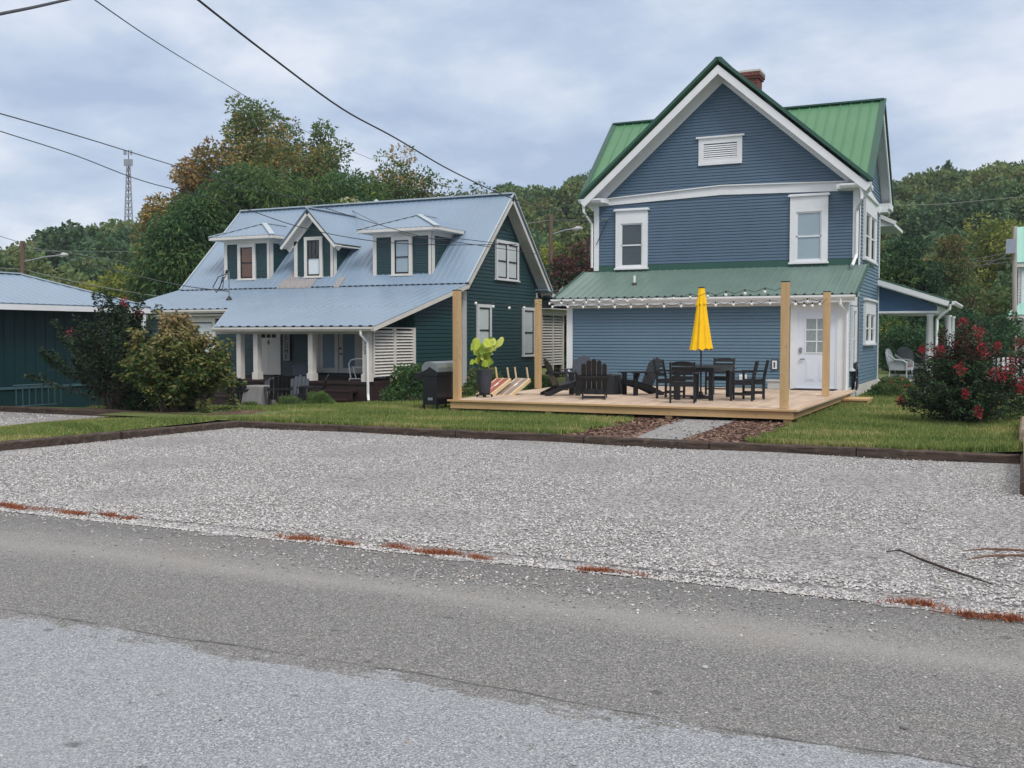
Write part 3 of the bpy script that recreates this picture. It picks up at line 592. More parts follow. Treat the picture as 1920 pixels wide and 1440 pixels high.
# lean-to side wall and main side wall
sw = MB(); WS.lap(sw, [(28.32, .45), (30.30, .45), (30.30, 3.70), (28.32, 2.92)], .10); WS.lap(sw, [(30.31, .45), (34.9, .45), (34.9, EZ), (30.31, EZ)], .10); 
WS.lap(sw, [(30.0, EZ), (35.6, EZ), (32.8, 8.4)], .1); sw.build('side_wall', BLUE, bh)
tt = MB(); WS.slab(tt, 28.235, 28.5, .34, 2.95, 0, .035); WS.slab(tt, 30.24, 30.3, .5, 3.7, 0, .035); WS.slab(tt, 28.4, 29.9, 2.62, 2.92, 0, .034); tt.build('side_trim', WHITE, bh)
fo = MB(); fo.box(XL, XR + .03, 28.3, 35, -.2, .44, m=CONC); 
fo.build('foundation', CONC, bh)
core = MB(); core.box(XL + .02, XR - .004, YF + .004, 35.0, .4, EZ - .02); core.box(XL + .02, -4.9, 35.0, 39.5, .4, EZ - .02); core.box(-11.68, XR - .004, 28.284, YF, .3, 2.8); W0.poly(core, [(XL + .2, EZ), (XR - .2, EZ), (-7.74, 9.38)], -.3, -.004); WS.poly(core, [(30.05, EZ), (35.5, EZ), (32.8, 8.45)], -.3, -.004)
core.build('wall_core', BLUE, bh)
tf = MB()
window(bh, WS, 28.72, 29.55, .92, 2.58, cas=.12, curm=None, glass=GLASSD, name='side_window')
window(bh, WS, 31.35, 33.75, 1.58, 2.82, cas=.13, head=.25, double=True, glass=GLASSD, name='side_window')
window(bh, WS, 31.0, 33.7, 4.0, 5.75, cas=.14, head=.3, double=True, glass=GLASSD, name='side_window')
window(bh, W0, -10.98, -9.97, 3.86, 5.58, cas=.16, head=.22, curm=GREYSH, name='upper_window')
window(bh, W0, -5.76, -4.72, 3.88, 5.72, cas=.17, head=.26, curm=BLIND, name='upper_window')
# attic louvre
lv = MB(); W0.slab(lv, -8.43, -7.15, 6.78, 6.86, 0, .07); W0.slab(lv, -8.43, -8.28, 6.86, 7.56, 0, .05); W0.slab(lv, -7.30, -7.15, 6.86, 7.56, 0, .05); W0.slab(lv, -8.28, -7.3, 7.40, 7.56, 0, .05); W0.slab(lv, -8.5, -7.08, 7.56, 7.61, 0, .10)
W0.slab(lv, -8.28, -7.3, 6.86, 6.96, 0, .05)
for k in range(7):
    z = 6.97 + k * .06; lv.hexa([W0.p(-8.28, z, .045), W0.p(-7.3, z, .045), W0.p(-7.3, z, .035), W0.p(-8.28, z, .035)], [W0.p(-8.28, z + .05, .02), W0.p(-7.3, z + .05, .02), W0.p(-7.3, z + .05, .01), W0.p(-8.28, z + .05, .01)])
lv = lv.build('attic_vent', WHITE, bh); b_ = MB(); b_.quad(W0.p(-8.28, 6.9, .022), W0.p(-7.3, 6.9, .022), W0.p(-7.3, 7.4, .022), W0.p(-8.28, 7.4, .022)); b_.build('vent_backing', mat('vent_dark', (60, 54, 74), .8), lv)
# cross gable roof (ridge along x) and front gable roof (ridge along y)
gx0, gx1 = -11.97, -3.58; RZ = 8.74; ry = 32.8; ye = 29.85; ez = 5.98
AP = (-7.74, 9.68); ye2 = 29.72
def zf(x): return AP[1] - abs(x - AP[0]) * (AP[1] - ez) / 4.22
def zc(y): return RZ - abs(y - ry) * (RZ - ez) / (ry - ye)
# front slope of the cross gable, left and right of the front gable
def vx(y, s): # x where the front-gable slope meets height zc(y)
    return AP[0] + s * (AP[1] - zc(y)) / ((AP[1] - ez) / 4.22)
for s, xe, nm_ in ((-1, gx0, 'cross_roof_left'), (1, gx1, 'cross_roof_right')):
    roof(bh, 'cross_roof', [(xe, ye, ez), (vx(ye, s), ye, ez), (vx(ry, s), ry, RZ), (xe, ry, RZ)], (1, 0, 0), .30, ROOFG, ribh=.028)
roof(bh, 'cross_roof', [(gx0, ry, RZ), (gx1, ry, RZ), (gx1, 2 * ry - ye, ez), (gx0, 2 * ry - ye, ez)], (1, 0, 0), .3, ROOFG)
for s in (-1, 1): roof(bh, 'front_roof', [(AP[0], ye2, AP[1]), (AP[0] + s * 4.22, ye2, ez), (vx(ye, s), ye, ez), (vx(ry, s), ry, RZ), (AP[0], ry, AP[1])] if False else [(AP[0], ye2, AP[1]), (AP[0] + s * 4.22, ye2, ez), (AP[0] + s * 4.22, ye + .05, ez), (vx(ry, s), ry, RZ), (AP[0], ry + 1.2, AP[1])], (0, 1, 0), .30, ROOFG)
roof(bh, 'rear_roof', [(AP[0], ry, AP[1]), (vx(ry, 1), ry, RZ), (vx(ry, 1) + .4, 35.7, RZ - .35), (AP[0], 35.7, AP[1])], (0, 1, 0), .3, ROOFG, ribs=False)
roof(bh, 'rear_roof', [(AP[0], ry, AP[1]), (vx(ry, -1), ry, RZ), (vx(ry, -1) - .4, 35.7, RZ - .35), (AP[0], 35.7, AP[1])], (0, 1, 0), .3, ROOFG, ribs=False)
# trims: ridge caps, rakes
mb = MB(); mb.beam((gx0 - .02, ry, RZ + .02), (vx(ry, -1), ry, RZ + .02), .22, .05); mb.beam((vx(ry, 1), ry, RZ + .02), (gx1 + .02, ry, RZ + .02), .22, .05)
for xe in (gx0, gx1):
    mb.beam((xe, ye - .02, ez + .012), (xe, ry, RZ + .03), .16, .05); mb.beam((xe, 2 * ry - ye, ez), (xe, ry, RZ + .03), .10, .05)
for s in (-1, 1): mb.beam((AP[0] + s * 4.235, ye2 - .01, ez + .02), (AP[0], ye2 - .01, AP[1] + .03), .10, .085)
mb.beam((AP[0], ye2, AP[1] + .03), (AP[0], 35.7, AP[1] + .03), .2, .05)
mb.build('roof_edge_trim', ROOFT, bh)
# white barge boards and soffits of both gables
wt = MB()
for s in (-1, 1):
    a = Vector((AP[0] + s * 4.20, 0, ez - .13)); b = Vector((AP[0], 0, AP[1] - .16)); d = (b - a).normalized(); nn = Vector((d.z, 0, -d.x)); nn = nn if nn.z < 0 else -nn
    for (y0, y1, dp0, dp1) in ((ye2 + .0 + .003 * s, ye2 + .04, 0, .19), (ye2 + .04, YF - .0, .02, .05)):
        q = [a + nn * dp0, b + nn * dp0, b + nn * dp1 * 1.0, a + nn * dp1]; wt.hexa([p + Vector((0, y0, 0)) for p in q], [p + Vector((0, y1, 0)) for p in q])
    q = [a + nn * .02, b + nn * .02, b + nn * .30, a + nn * .30]; wt.hexa([p + Vector((0, YF - .05 + .003 * s, 0)) for p in q], [p + Vector((0, YF, 0)) for p in q])
wt.build('barge_board', WHITE, bh)
for s in (-1, 1):
    wt = MB()
    a = Vector((0, ry + s * 2.95, ez - .13)); b = Vector((0, ry, RZ - .15)); d = (b - a).normalized(); nn = Vector((0, d.z, -d.y)); nn = nn if nn.z < 0 else -nn
    for (x0, x1, dp0, dp1) in ((gx1 - .04, gx1 + .0, 0, .17), (XR, gx1 - .04, .02, .05), (gx0 + .0, gx0 + .04, 0, .17), (gx0 + .04, XL, .02, .05)):
        q = [a + nn * dp0, b + nn * dp0, b + nn * dp1, a + nn * dp1]; wt.hexa([p + Vector((x0, 0, 0)) for p in q], [p + Vector((x1, 0, 0)) for p in q])
    wt.build('side_barge_board', WHITE, bh)
# eave boxes at the corners
eb = MB()
eb.box(-11.97, -11.2, ye, YF, ez - .16, ez - .03); eb.box(XR - .55, -3.58, ye, YF, ez - .16, ez - .03); eb.box(XR, -3.58, YF, YF + .35, ez - .16, ez - .03); eb.box(XR, -3.56, 34.85, 35.75, ez - .2, ez - .02); eb.box(XR, -3.63, 34.8, 35.6, ez - .3, ez - .2); eb.box(XL - .45, XL, YF, 35.7, ez - .16, ez - .03)
WS.poly(eb, [(30.3, EZ - .22), (34.95, EZ - .3), (34.95, EZ - .05), (32.4, EZ + .12), (30.3, EZ + .0)], 0, .05); eb.build('cornice', WHITE, bh)
gutter(bh, (-12.02, ye, ez - .14), (-11.3, ye, ez - .14), (0, -1, 0)); gutter(bh, (-4.35, ye, ez - .14), (-3.53, ye, ez - .14), (0, -1, 0))
downspout(bh, [(-11.86, ye - .06, ez - .14), (-11.86, ye - .06, ez - .4), (-11.76, YF - .06, ez - .75), (-11.76, YF - .06, 3.9)])
downspout(bh, [(-3.78, ye - .06, ez - .14), (-3.78, ye - .06, ez - .45), (-3.95, YF - .08, ez - .72), (-3.95, YF - .08, 4.05), (-4.0, YF - .5, 3.72)], .05)
downspout(bh, [(-4.02, 27.88, 2.78), (-4.02, 27.88, 2.62), (-3.9, 28.19, 2.40), (-3.9, 28.19, .22), (-3.86, 28.08, .12)], .042)
downspout(bh, [(XR + .05, 30.2, 2.9), (XR + .05, 30.2, 1.0)], .018, METAL, 'conduit')
mb = MB(); k = 0
for cx in range(3):
    pass
ch = MB(); ch.box(-7.95, -7.35, 33.1, 33.7, 8.6, 9.85, m=None); ch.box(-8.0, -7.3, 33.05, 33.75, 9.85, 9.92); ch.box(-8.03, -7.27, 33.02, 33.78, 9.92, 10.05)
def brick_b(t, n, l, b):
    c = n.new('ShaderNodeTexCoord').outputs['Object']; mv = n.new('ShaderNodeMapping'); mv.inputs['Rotation'].default_value = (R(90), 0, 0); l.new(c, mv.inputs[0]); br = n.new('ShaderNodeTexBrick'); l.new(mv.outputs[0], br.inputs['Vector'])
    br.inputs['Scale'].default_value = 1; br.inputs['Brick Width'].default_value = .21; br.inputs['Row Height'].default_value = .075; br.inputs['Mortar Size'].default_value = .008
    br.inputs['Color1'].default_value = lin((122, 52, 44)); br.inputs['Color2'].default_value = lin((92, 40, 38)); br.inputs['Mortar'].default_value = lin((110, 96, 90)); l.new(br.outputs[0], b.inputs['Base Color']); b.inputs['Roughness'].default_value = .9
BRICK = ground_mat('red_brick', brick_b)
ch = ch.build('chimney', BRICK, bh); MB().box(-8.035, -7.265, 33.015, 33.785, 10.05, 10.11).build('chimney_cap', CONC, ch)
MB().tube([(-9.95, 29.0, 3.2), (-9.95, 29.0, 3.55)], .035, WHITE, 10).lathe((-9.95, 29.0, 3.26), [(.10, 0), (.05, .09)], DARKMET, 12).build('vent_pipe', None, bh)
mb = MB(); mb.box(-5.80, -5.68, 28.20, 28.26, .92, 1.14, m=WHITE); mb.box(-5.84, -5.64, 28.25, 28.262, .88, 1.18, m=GREYSH); mb.box(-5.76, -5.72, 28.19, 28.2, .96, 1.10, m=GREYSH); mb.build('outlet_box', None, bh)
mb = MB(); mb.box(-6.68, -6.48, 28.19, 28.26, .58, .76); [mb.box(-6.66, -6.50, 28.17, 28.19, z, z + .025) for z in (.60, .65, .70)]; mb.build('dryer_vent', WHITE, bh)
MB().tube([(-11.42, 30.2, 5.35), (-11.2, 30.14, 5.36)], .03, METAL, 8).tube([(-11.25, 30.2, 5.3), (-11.4, 30.2, 5.0), (-11.6, 30.2, 4.6)], .012, DARKMET, 6).build('service_bracket', None, bh)
# side porch
pf = MB(); pf.box(XR, 1.2, 35.0, 40, .34, .42); pf = pf.build('porch_floor', mat('porch_grey_paint', (98, 104, 102), .6, .1, 2), bh)
pp = MB(); WP = Wall((0, 35.0, 0), FX, FN); WP.slab(pp, XR, -1.2, .0, .36, 0, .0 + .01); 
for k in range(11): WP.slab(pp, XR + .24 * k, XR + .24 * k + .015, .0, .33, .01, .02)
WP.poly(pp, [(XR, 2.58), (-2.15, 2.58), (-2.15, 2.75), (XR, 3.36)], 0, .03)
k = XR
while k < -2.2: WP.poly(pp, [(k, 2.6), (k + .012, 2.6), (k + .012, 2.74 + (-2.15 - k) * .33), (k, 2.74 + (-2.15 - k) * .33)], .03, .038); k += .09
pp.build('porch_panel', BLUEDK, bh)
tw = MB(); WP.slab(tw, XR, -1.3, .36, .43, 0, .04); WP.slab(tw, XR, -2.1, 2.52, 2.58, 0, .05); tw.beam((XR, 34.72, 3.50), (-1.80, 34.72, 2.80), .03, .16); tw.beam((XR, 34.86, 3.40), (-1.85, 34.86, 2.72), .26, .03)
tw.box(XR, -2.2, 35.0, 39.5, 2.50, 2.54); tw.box(-2.3, -2.15, 35, 39.5, 2.54, 2.75); tw.build('porch_trim', WHITE, bh)
roof(bh, 'porch_roof', [(XR, 34.7, 3.62), (-1.72, 34.7, 2.88), (-1.72, 40, 2.88), (XR, 40, 3.62)], (0, 1, 0), .3, ROOFT)
for (x, y) in ((-2.36, 35.12), (-1.95, 37.2), (-1.95, 39.6)): MB().lathe((x, y, .42), [(.14, 0), (.14, .06), (.115, .08), (.125, .6), (.095, 1.98), (.12, 2.0), (.12, 2.06)], None, 16).build('porch_column', WHITE, bh, smooth=True)
downspout(bh, [(-1.76, 34.75, 2.78), (-1.78, 34.78, 2.62), (-2.0, 34.9, 2.45), (-2.14, 34.95, 2.3), (-2.16, 34.95, .3)], .045)
gutter(bh, (-1.72, 34.72, 2.76), (-1.72, 40, 2.76), (1, 0, 0))
rl = MB(); rl.tube([(-3.3, 39.5, 1.25), (-1.9, 39.5, 1.25)], .02, None, 6); rl.tube([(-3.3, 39.5, .6), (-1.9, 39.5, .6)], .02, None, 6)
for k in range(12): rl.tube([(-3.3 + .125 * k, 39.5, .6), (-3.3 + .125 * k, 39.5, 1.25)], .01, None, 5)
rl.build('porch_railing', DARKMET, bh)
up = MB(); up.box(-4.9, -3.6, 36.6, 39.5, EZ - .5, EZ - .42); up.beam((-4.9, 36.55, EZ + .25), (-3.55, 36.55, EZ - .42), .06, .12); up.hexa([(-4.9, 36.6, EZ - .42), (-3.6, 36.6, EZ - .42), (-3.6, 39.5, EZ - .42), (-4.9, 39.5, EZ - .42)], [(-4.9, 36.6, EZ + .22), (-3.6, 36.6, EZ - .40), (-3.6, 39.5, EZ - .40), (-4.9, 39.5, EZ + .22)]); up.build('rear_eave', WHITE, bh)

# ================================================================ green house
gz = empty('teal_house', (-22, 31, -.2), label='dark teal house with blue grey metal roof, three dormers and a front porch', cat='house')
GX, GY0, GY1 = -17.0, 31.75, 37.65; GEZ = 3.56; GRZ = 6.98; GRY = 34.72
WG = Wall((GX, 0, 0), SX, SN); WPp = Wall((0, 28.3, 0), FX, FN); WG0 = Wall((0, 31.75, 0), FX, FN)
sl = (GRZ - GEZ) / (GRY - 31.15)
gw = MB(); WG.lap(gw, [(GY0, -.35), (GY1, -.35), (GY1, 3.5), (GRY, 6.62), (GY0, 3.9)], .128); gw.build('gable_wall', GREENSID, gz)
gw = MB(); WG.lap(gw, [(28.35, -.05), (31.45, -.05), (31.45, 3.38), (28.35, 2.62)], .128); gw.build('lower_side_wall', GREENSID, gz)
core = MB(); core.box(-29.2, GX - .004, 31.3, GY1, -.4, 3.4); core.box(-29.2, GX - .004, 28.304, 31.3, -.4, 2.5); WG.poly(core, [(31.3, 3.3), (GY1, 3.3), (GY1, 3.5), (GRY, 6.62), (GY0, 3.9)], -.3, -.004); WG.poly(core, [(28.3, 2.4), (31.45, 2.4), (31.45, 3.38), (28.3, 2.62)], -.3, -.004); core.build('wall_core', GREENSID, gz)
fw = MB()
for a0, a1 in ((-29.2, -26.62), (-24.86, -23.1), (-22.2, -20.75), (-18.85, -17.25)): fw = MB(); WPp.lap(fw, [(a0, .44), (a1, .44), (a1, 2.6), (a0, 2.6)], .128); fw.build('porch_wall', GREENSID, gz)
cb_ = MB(); WG.slab(cb_, 31.47, 31.78, -.3, 3.35, 0, .05); WG.slab(cb_, GY1 - .02, GY1 + .1, 2.9, 3.5, 0, .05); cb_.build('corner_board', mat('grey_white_trim', (188, 190, 190), .5, .06, 3), gz)
roof(gz, 'main_roof', [(-29.15, 31.12, GEZ + .02), (-16.58, 31.12, GEZ + .02), (-16.58, GRY, GRZ), (-29.15, GRY, GRZ)], (1, 0, 0), .235, ROOFB)
roof(gz, 'main_roof', [(-29.15, GRY, GRZ), (-16.58, GRY, GRZ), (-16.58, 38.3, GEZ), (-29.15, 38.3, GEZ)], (1, 0, 0), .235, ROOFB)
ps = .253
def pz(y): return 2.10 + (y - 25.4) * ps
mb = roof(gz, 'porch_roof', [(-22.45, 25.38, pz(25.38)), (-16.55, 25.38, pz(25.38)), (-16.55, 27.9, pz(27.9)), (-24.05, 27.9, pz(27.9))], (1, 0, 0), .34, ROOFB, ribh=.010)
roof(gz, 'porch_roof', [(-29.4, 27.9, pz(27.9)), (-16.55, 27.9, pz(27.9)), (-16.55, 31.3, pz(31.3)), (-29.4, 31.3, pz(31.3))], (1, 0, 0), .34, ROOFB, ribh=.010)
mb = MB(); mb.beam((-29.15, GRY, GRZ + .03), (-16.56, GRY, GRZ + .03), .26, .05); mb.lathe((-22.5, GRY, GRZ + .04), [(.12, 0), (.04, .1)], None, 8)
mb.beam((-16.56, 31.1, GEZ + .04), (-16.56, GRY, GRZ + .03), .06, .04); mb.beam((-16.56, 38.3, GEZ + .02), (-16.56, GRY, GRZ + .03), .06, .05); mb.beam((-29.17, 31.1, GEZ + .04), (-29.17, GRY, GRZ + .03), .06, .04); mb.build('ridge_cap', mat('pale_ridge_metal', (170, 182, 190), .4, .05), gz)
mb = MB(); x = -29.1
while x < -16.6:
    mb.box(x, x + .12, 31.09, 31.13, GEZ - .035, GEZ + .03); x += .235
mb.box(-24, -16.6, 31.13, 31.16, GEZ - .10, GEZ - .01); x = -29.3  # long dark strip draws the shadow line under the main roof edge
while x < -16.6:
    if x > -22.45: mb.box(x, x + .1, 25.345, 25.385, pz(25.38) - .03, pz(25.38) + .02)
    if x < -24.1: mb.box(x, x + .1, 27.865, 27.9, pz(27.9) - .03, pz(27.9) + .02)
    x += .34
mb.build('drip_edge', DARKMET, gz)
gutter(gz, (-22.5, 25.42, 1.94), (-16.6, 25.42, 1.94), (0, -1, 0), OFFWHITE, .12, .12); gutter(gz, (-29.4, 27.93, 2.58), (-24.0, 27.93, 2.58), (0, -1, 0), OFFWHITE, .12, .12)
mb = MB()
mb.beam((-16.56, 25.36, pz(25.36) - .09), (-16.56, 31.2, pz(31.2) - .09), .03, .13)
mb.beam((-24.06, 27.9, pz(27.9) - .08), (-22.47, 25.4, pz(25.4) - .08), .03, .12)
for s, y0 in ((1, 31.12), (-1, 38.32)):
    a = Vector((0, y0, GEZ - .10)); b = Vector((0, GRY, GRZ - .12)); d = (b - a).normalized(); nn = Vector((0, d.z, -d.y)); nn = nn if nn.z < 0 else -nn
    for (x0, x1, p0, p1) in ((-16.62, -16.585, 0, .14), (GX, -16.62, .02, .045)):
        q = [a + nn * p0, b + nn * p0, b + nn * p1, a + nn * p1]; mb.hexa([p + Vector((x0, 0, 0)) for p in q], [p + Vector((x1, 0, 0)) for p in q])
    q = [a + nn * .045, b + nn * .045, b + nn * .16, a + nn * .16]; mb.hexa([p + Vector((GX, 0, 0)) for p in q], [p + Vector((GX + .04, 0, 0)) for p in q])
mb.box(-22.45, -16.6, 25.42, 25.46, 1.92, 2.1); mb.box(-22.6, -17.0, 25.7, 25.9, 1.86, 2.0); mb.box(-29.4, -24.1, 27.93, 28.3, 2.50, 2.54); WPp.slab(mb, -29.2, -24.2, 2.4, 2.56, 0, .04)
mb.build('barge_board', OFFWHITE, gz)
# porch
pf = MB(); pf.box(-24.3, -17.0, 25.62, 28.3, .38, .46); pf.box(-24.3, -17.02, 25.66, 25.70, -.35, .38); pf.box(-17.05, -17.02, 25.7, 28.3, -.3, .38); pf.box(-19, -17.4, 27.9, 28.3, .46, .60); pf.box(-21.0, -18.8, 27.6, 28.3, .46, .52); pf.box(-23.2, -22.1, 27.7, 28.3, .46, .5); pf.build('porch_floor', PORCHW, gz)
st_ = MB(); st_.box(-24.2, -17.3, 25.32, 25.64, .16, .21); st_.box(-24.2, -17.3, 25.34, 25.38, -.1, .16); st_.box(-24.3, -17.35, 25.02, 25.34, -.08, -.03); st_.box(-24.3, -17.35, 25.06, 25.1, -.5, -.08); st_.build('porch_steps', PORCHW, gz)
for i, x in enumerate((-17.08, -19.05, -21.12, -21.78)):
    w2 = .082 if i else .10; q = MB(); q.box(x - w2, x + w2, 25.72, 25.92, .46, 1.94)
    if i < 3: q.box(x - w2 - .03, x + w2 + .03, 25.69, 25.95, .46, .68)
    q = q.build('porch_post', OFFWHITE, gz)
    if i == 0:
        text('1\n1\n2', (x, 25.712, 1.56), .17, DARKTXT, q, line=.82, name='house_number')
downspout(gz, [(-17.0, 25.36, 1.96), (-17.0, 25.36, 1.84), (-16.93, 25.6, 1.62), (-16.93, 25.62, .1), (-16.80, 25.45, -.08)], .045, WHITE)
# louvred screens
def louvre(a0, a1, z0, z1, n=15, m=OFFWHITE):
    q = MB(); W_ = WG; mid = (a0 + a1) / 2
    W_.slab(q, a0, a0 + .06, z0, z1, -.03, .05); W_.slab(q, a1 - .14, a1, z0 - .28, z1, -.03, .06); W_.slab(q, mid - .05, mid + .05, z0 - .25, z1, -.03, .055); W_.slab(q, a0, a1, z1, z1 + .04, -.03, .06)
    h = (z1 - z0 - .05) / n
    for i in range(n):
        z = z0 + i * h
        for b0, b1 in ((a0 + .06, mid - .05), (mid + .05, a1 - .14)):
            q.hexa([W_.p(b0, z + h * .2, .052), W_.p(b1, z + h * .2, .052), W_.p(b1, z + h * .18, .038), W_.p(b0, z + h * .18, .038)], [W_.p(b0, z + h * .98, -.02), W_.p(b1, z + h * .98, -.02), W_.p(b1, z + h * .98, -.034), W_.p(b0, z + h * .98, -.034)])
    return q.build('louvre_screen', m, gz)
louvre(25.98, 28.36, .58, 2.02, 15); louvre(38.15, 40.4, .60, 2.62, 18, mat('weathered_white', (186, 182, 172), .6, .1, 3))
mb = MB(); WG.slab(mb, 38.1, 41.2, 2.66, 2.86, -.03, .06); mb.build('screen_beam', OFFWHITE, gz)
roof(gz, 'rear_porch_roof', [(-29, 37.6, 3.62), (-16.5, 37.6, 3.62), (-16.5, 41.6, 2.95), (-29, 41.6, 2.95)], (1, 0, 0), .34, ROOFB)
mb = MB(); mb.beam((-16.52, 38.2, 3.42), (-16.52, 41.6, 2.84), .03, .15); mb.box(-17.2, -16.5, 38.0, 41.4, 2.87, 2.90); mb.build('rear_soffit', OFFWHITE, gz)
mb = MB(); mb.box(-28, -17.05, 38, 41, 2.85, 3.1); WG.poly(mb, [(37.7, 2.9), (41.2, 2.9), (37.7, 3.4)], -.05, -.02); mb.build('rear_wall', GREENSID, gz)
# doors on the porch
d4 = MB(); WPp.slab(d4, -23.06, -22.26, .5, 2.55, 0, .03); WPp.slab(d4, -23.18, -23.06, .5, 2.6, 0, .05); WPp.slab(d4, -22.26, -22.14, .5, 2.6, 0, .05); WPp.slab(d4, -22.68, -22.665, .6, 1.8, .03, .034)
d4 = d4.build('door', OFFWHITE, gz)
g = MB(); 
for k in range(3): WPp.slab(g, -22.95 + k * .22, -22.78 + k * .22, 1.74, 1.98, .03, .036)
g.build('door_lights', DARKIN, d4)
text('4', (-22.66, 28.265, 1.50), .26, DARKTXT, d4, name='door_number')
fd = MB(); WPp.slab(fd, -20.72, -20.58, .6, 2.6, 0, .05); WPp.slab(fd, -19.03, -18.88, .6, 2.6, 0, .05); WPp.slab(fd, -20.58, -19.82, .6, .76, 0, .03); WPp.slab(fd, -19.79, -19.03, .6, .76, 0, .03)
for a in (-20.58, -19.97, -19.79, -19.18): WPp.slab(fd, a, a + .15, .76, 2.6, 0, .03)
WPp.slab(fd, -20.43, -19.97, 2.4, 2.6, 0, .03); WPp.slab(fd, -19.64, -19.18, 2.4, 2.6, 0, .03)
fd = fd.build('french_door', OFFWHITE, gz)
g = MB()
for a in (-20.43, -19.64): g.quad(WPp.p(a, .76, .012), WPp.p(a + .46, .76, .012), WPp.p(a + .46, 2.4, .012), WPp.p(a, 2.4, .012))
g.build('pane', mat('frosted_pane', (112, 138, 158), .35, .06, 2), fd)
MB().tube([(-19.72, 28.27, 1.4), (-19.72, 28.22, 1.4)], .03).tube([(-19.72, 28.27, 1.22), (-19.72, 28.21, 1.22), (-19.62, 28.21, 1.22)], .02).build('door_handle', DARKMET, fd)
window(gz, WPp, -26.6, -24.9, 1.0, 2.42, cas=.14, curm=CURT, sash=SASHK, casm=OFFWHITE, name='wing_window')
window(gz, WG, 32.55, 33.62, 1.18, 2.92, cas=.11, curm=CURT, sash=SASHK, name='gable_window')
window(gz, WG, 36.32, 37.42, 1.05, 2.90, cas=.11, curm=CURT, sash=SASHK, name='gable_window')
window(gz, WG, 34.02, 35.92, 3.88, 5.30, cas=.11, curm=CURT, sash=SASHK, double=True, name='gable_window')
q = MB()
for k in range(6): WG.slab(q, 34.25, 34.25 + .75, 5.72 + k * .07, 5.75 + k * .07, .02, .05)
q.build('gable_vent', GREENSID, gz)
q = MB(); q.tube([(-25.2, 29.3, 3.05), (-25.2, 29.3, 4.1)], .022, METAL, 8); q.lathe((-25.2, 29.3, 3.06), [(.14, 0), (.03, .16)], DARKMET, 10); q.tube([(-25.2, 29.3, 4.08), (-25.3, 29.3, 4.12), (-25.32, 29.3, 4.02)], .045, DARKMET, 8)
q.tube([(-25.3, 29.25, 4.0), (-25.6, 29.2, 3.9), (-25.85, 29.2, 3.55), (-25.7, 29.2, 3.35), (-25.5, 29.2, 3.6), (-25.4, 29.2, 3.9)], .018, DARKMET, 6); q.tube([(-25.25, 29.25, 4.0), (-25.45, 29.2, 3.7), (-25.6, 29.2, 3.4), (-25.4, 29.2, 3.5), (-25.35, 29.2, 3.9)], .014, DARKMET, 6); q.build('service_mast', None, gz)
# old bare sheets patched into the roof beside the middle dormer
def rp(x, y, dz=.028): return (x, y, GEZ + .02 + (y - 31.12) * (GRZ - GEZ - .02) / (GRY - 31.12) + dz)
roof(gz, 'roof_patch', [rp(-24.4, 31.12), rp(-22.9, 31.12), rp(-22.9, 31.45), rp(-24.0, 32.3), rp(-24.4, 32.2)] if False else [rp(-24.5, 31.05), rp(-22.95, 31.05), rp(-22.95, 31.42), rp(-24.5, 31.42)], (1, 0, 0), .12, ROOFOLD, th=.012)
roof(gz, 'roof_patch', [rp(-24.25, 31.42), rp(-23.75, 31.42), rp(-23.75, 32.1), rp(-24.25, 32.1)], (1, 0, 0), .12, ROOFOLD, th=.012)
roof(gz, 'roof_patch', [rp(-21.95, 31.05), rp(-21.7, 31.05), rp(-21.7, 31.45), rp(-21.95, 31.45)], (1, 0, 0), .12, ROOFOLD, th=.012)
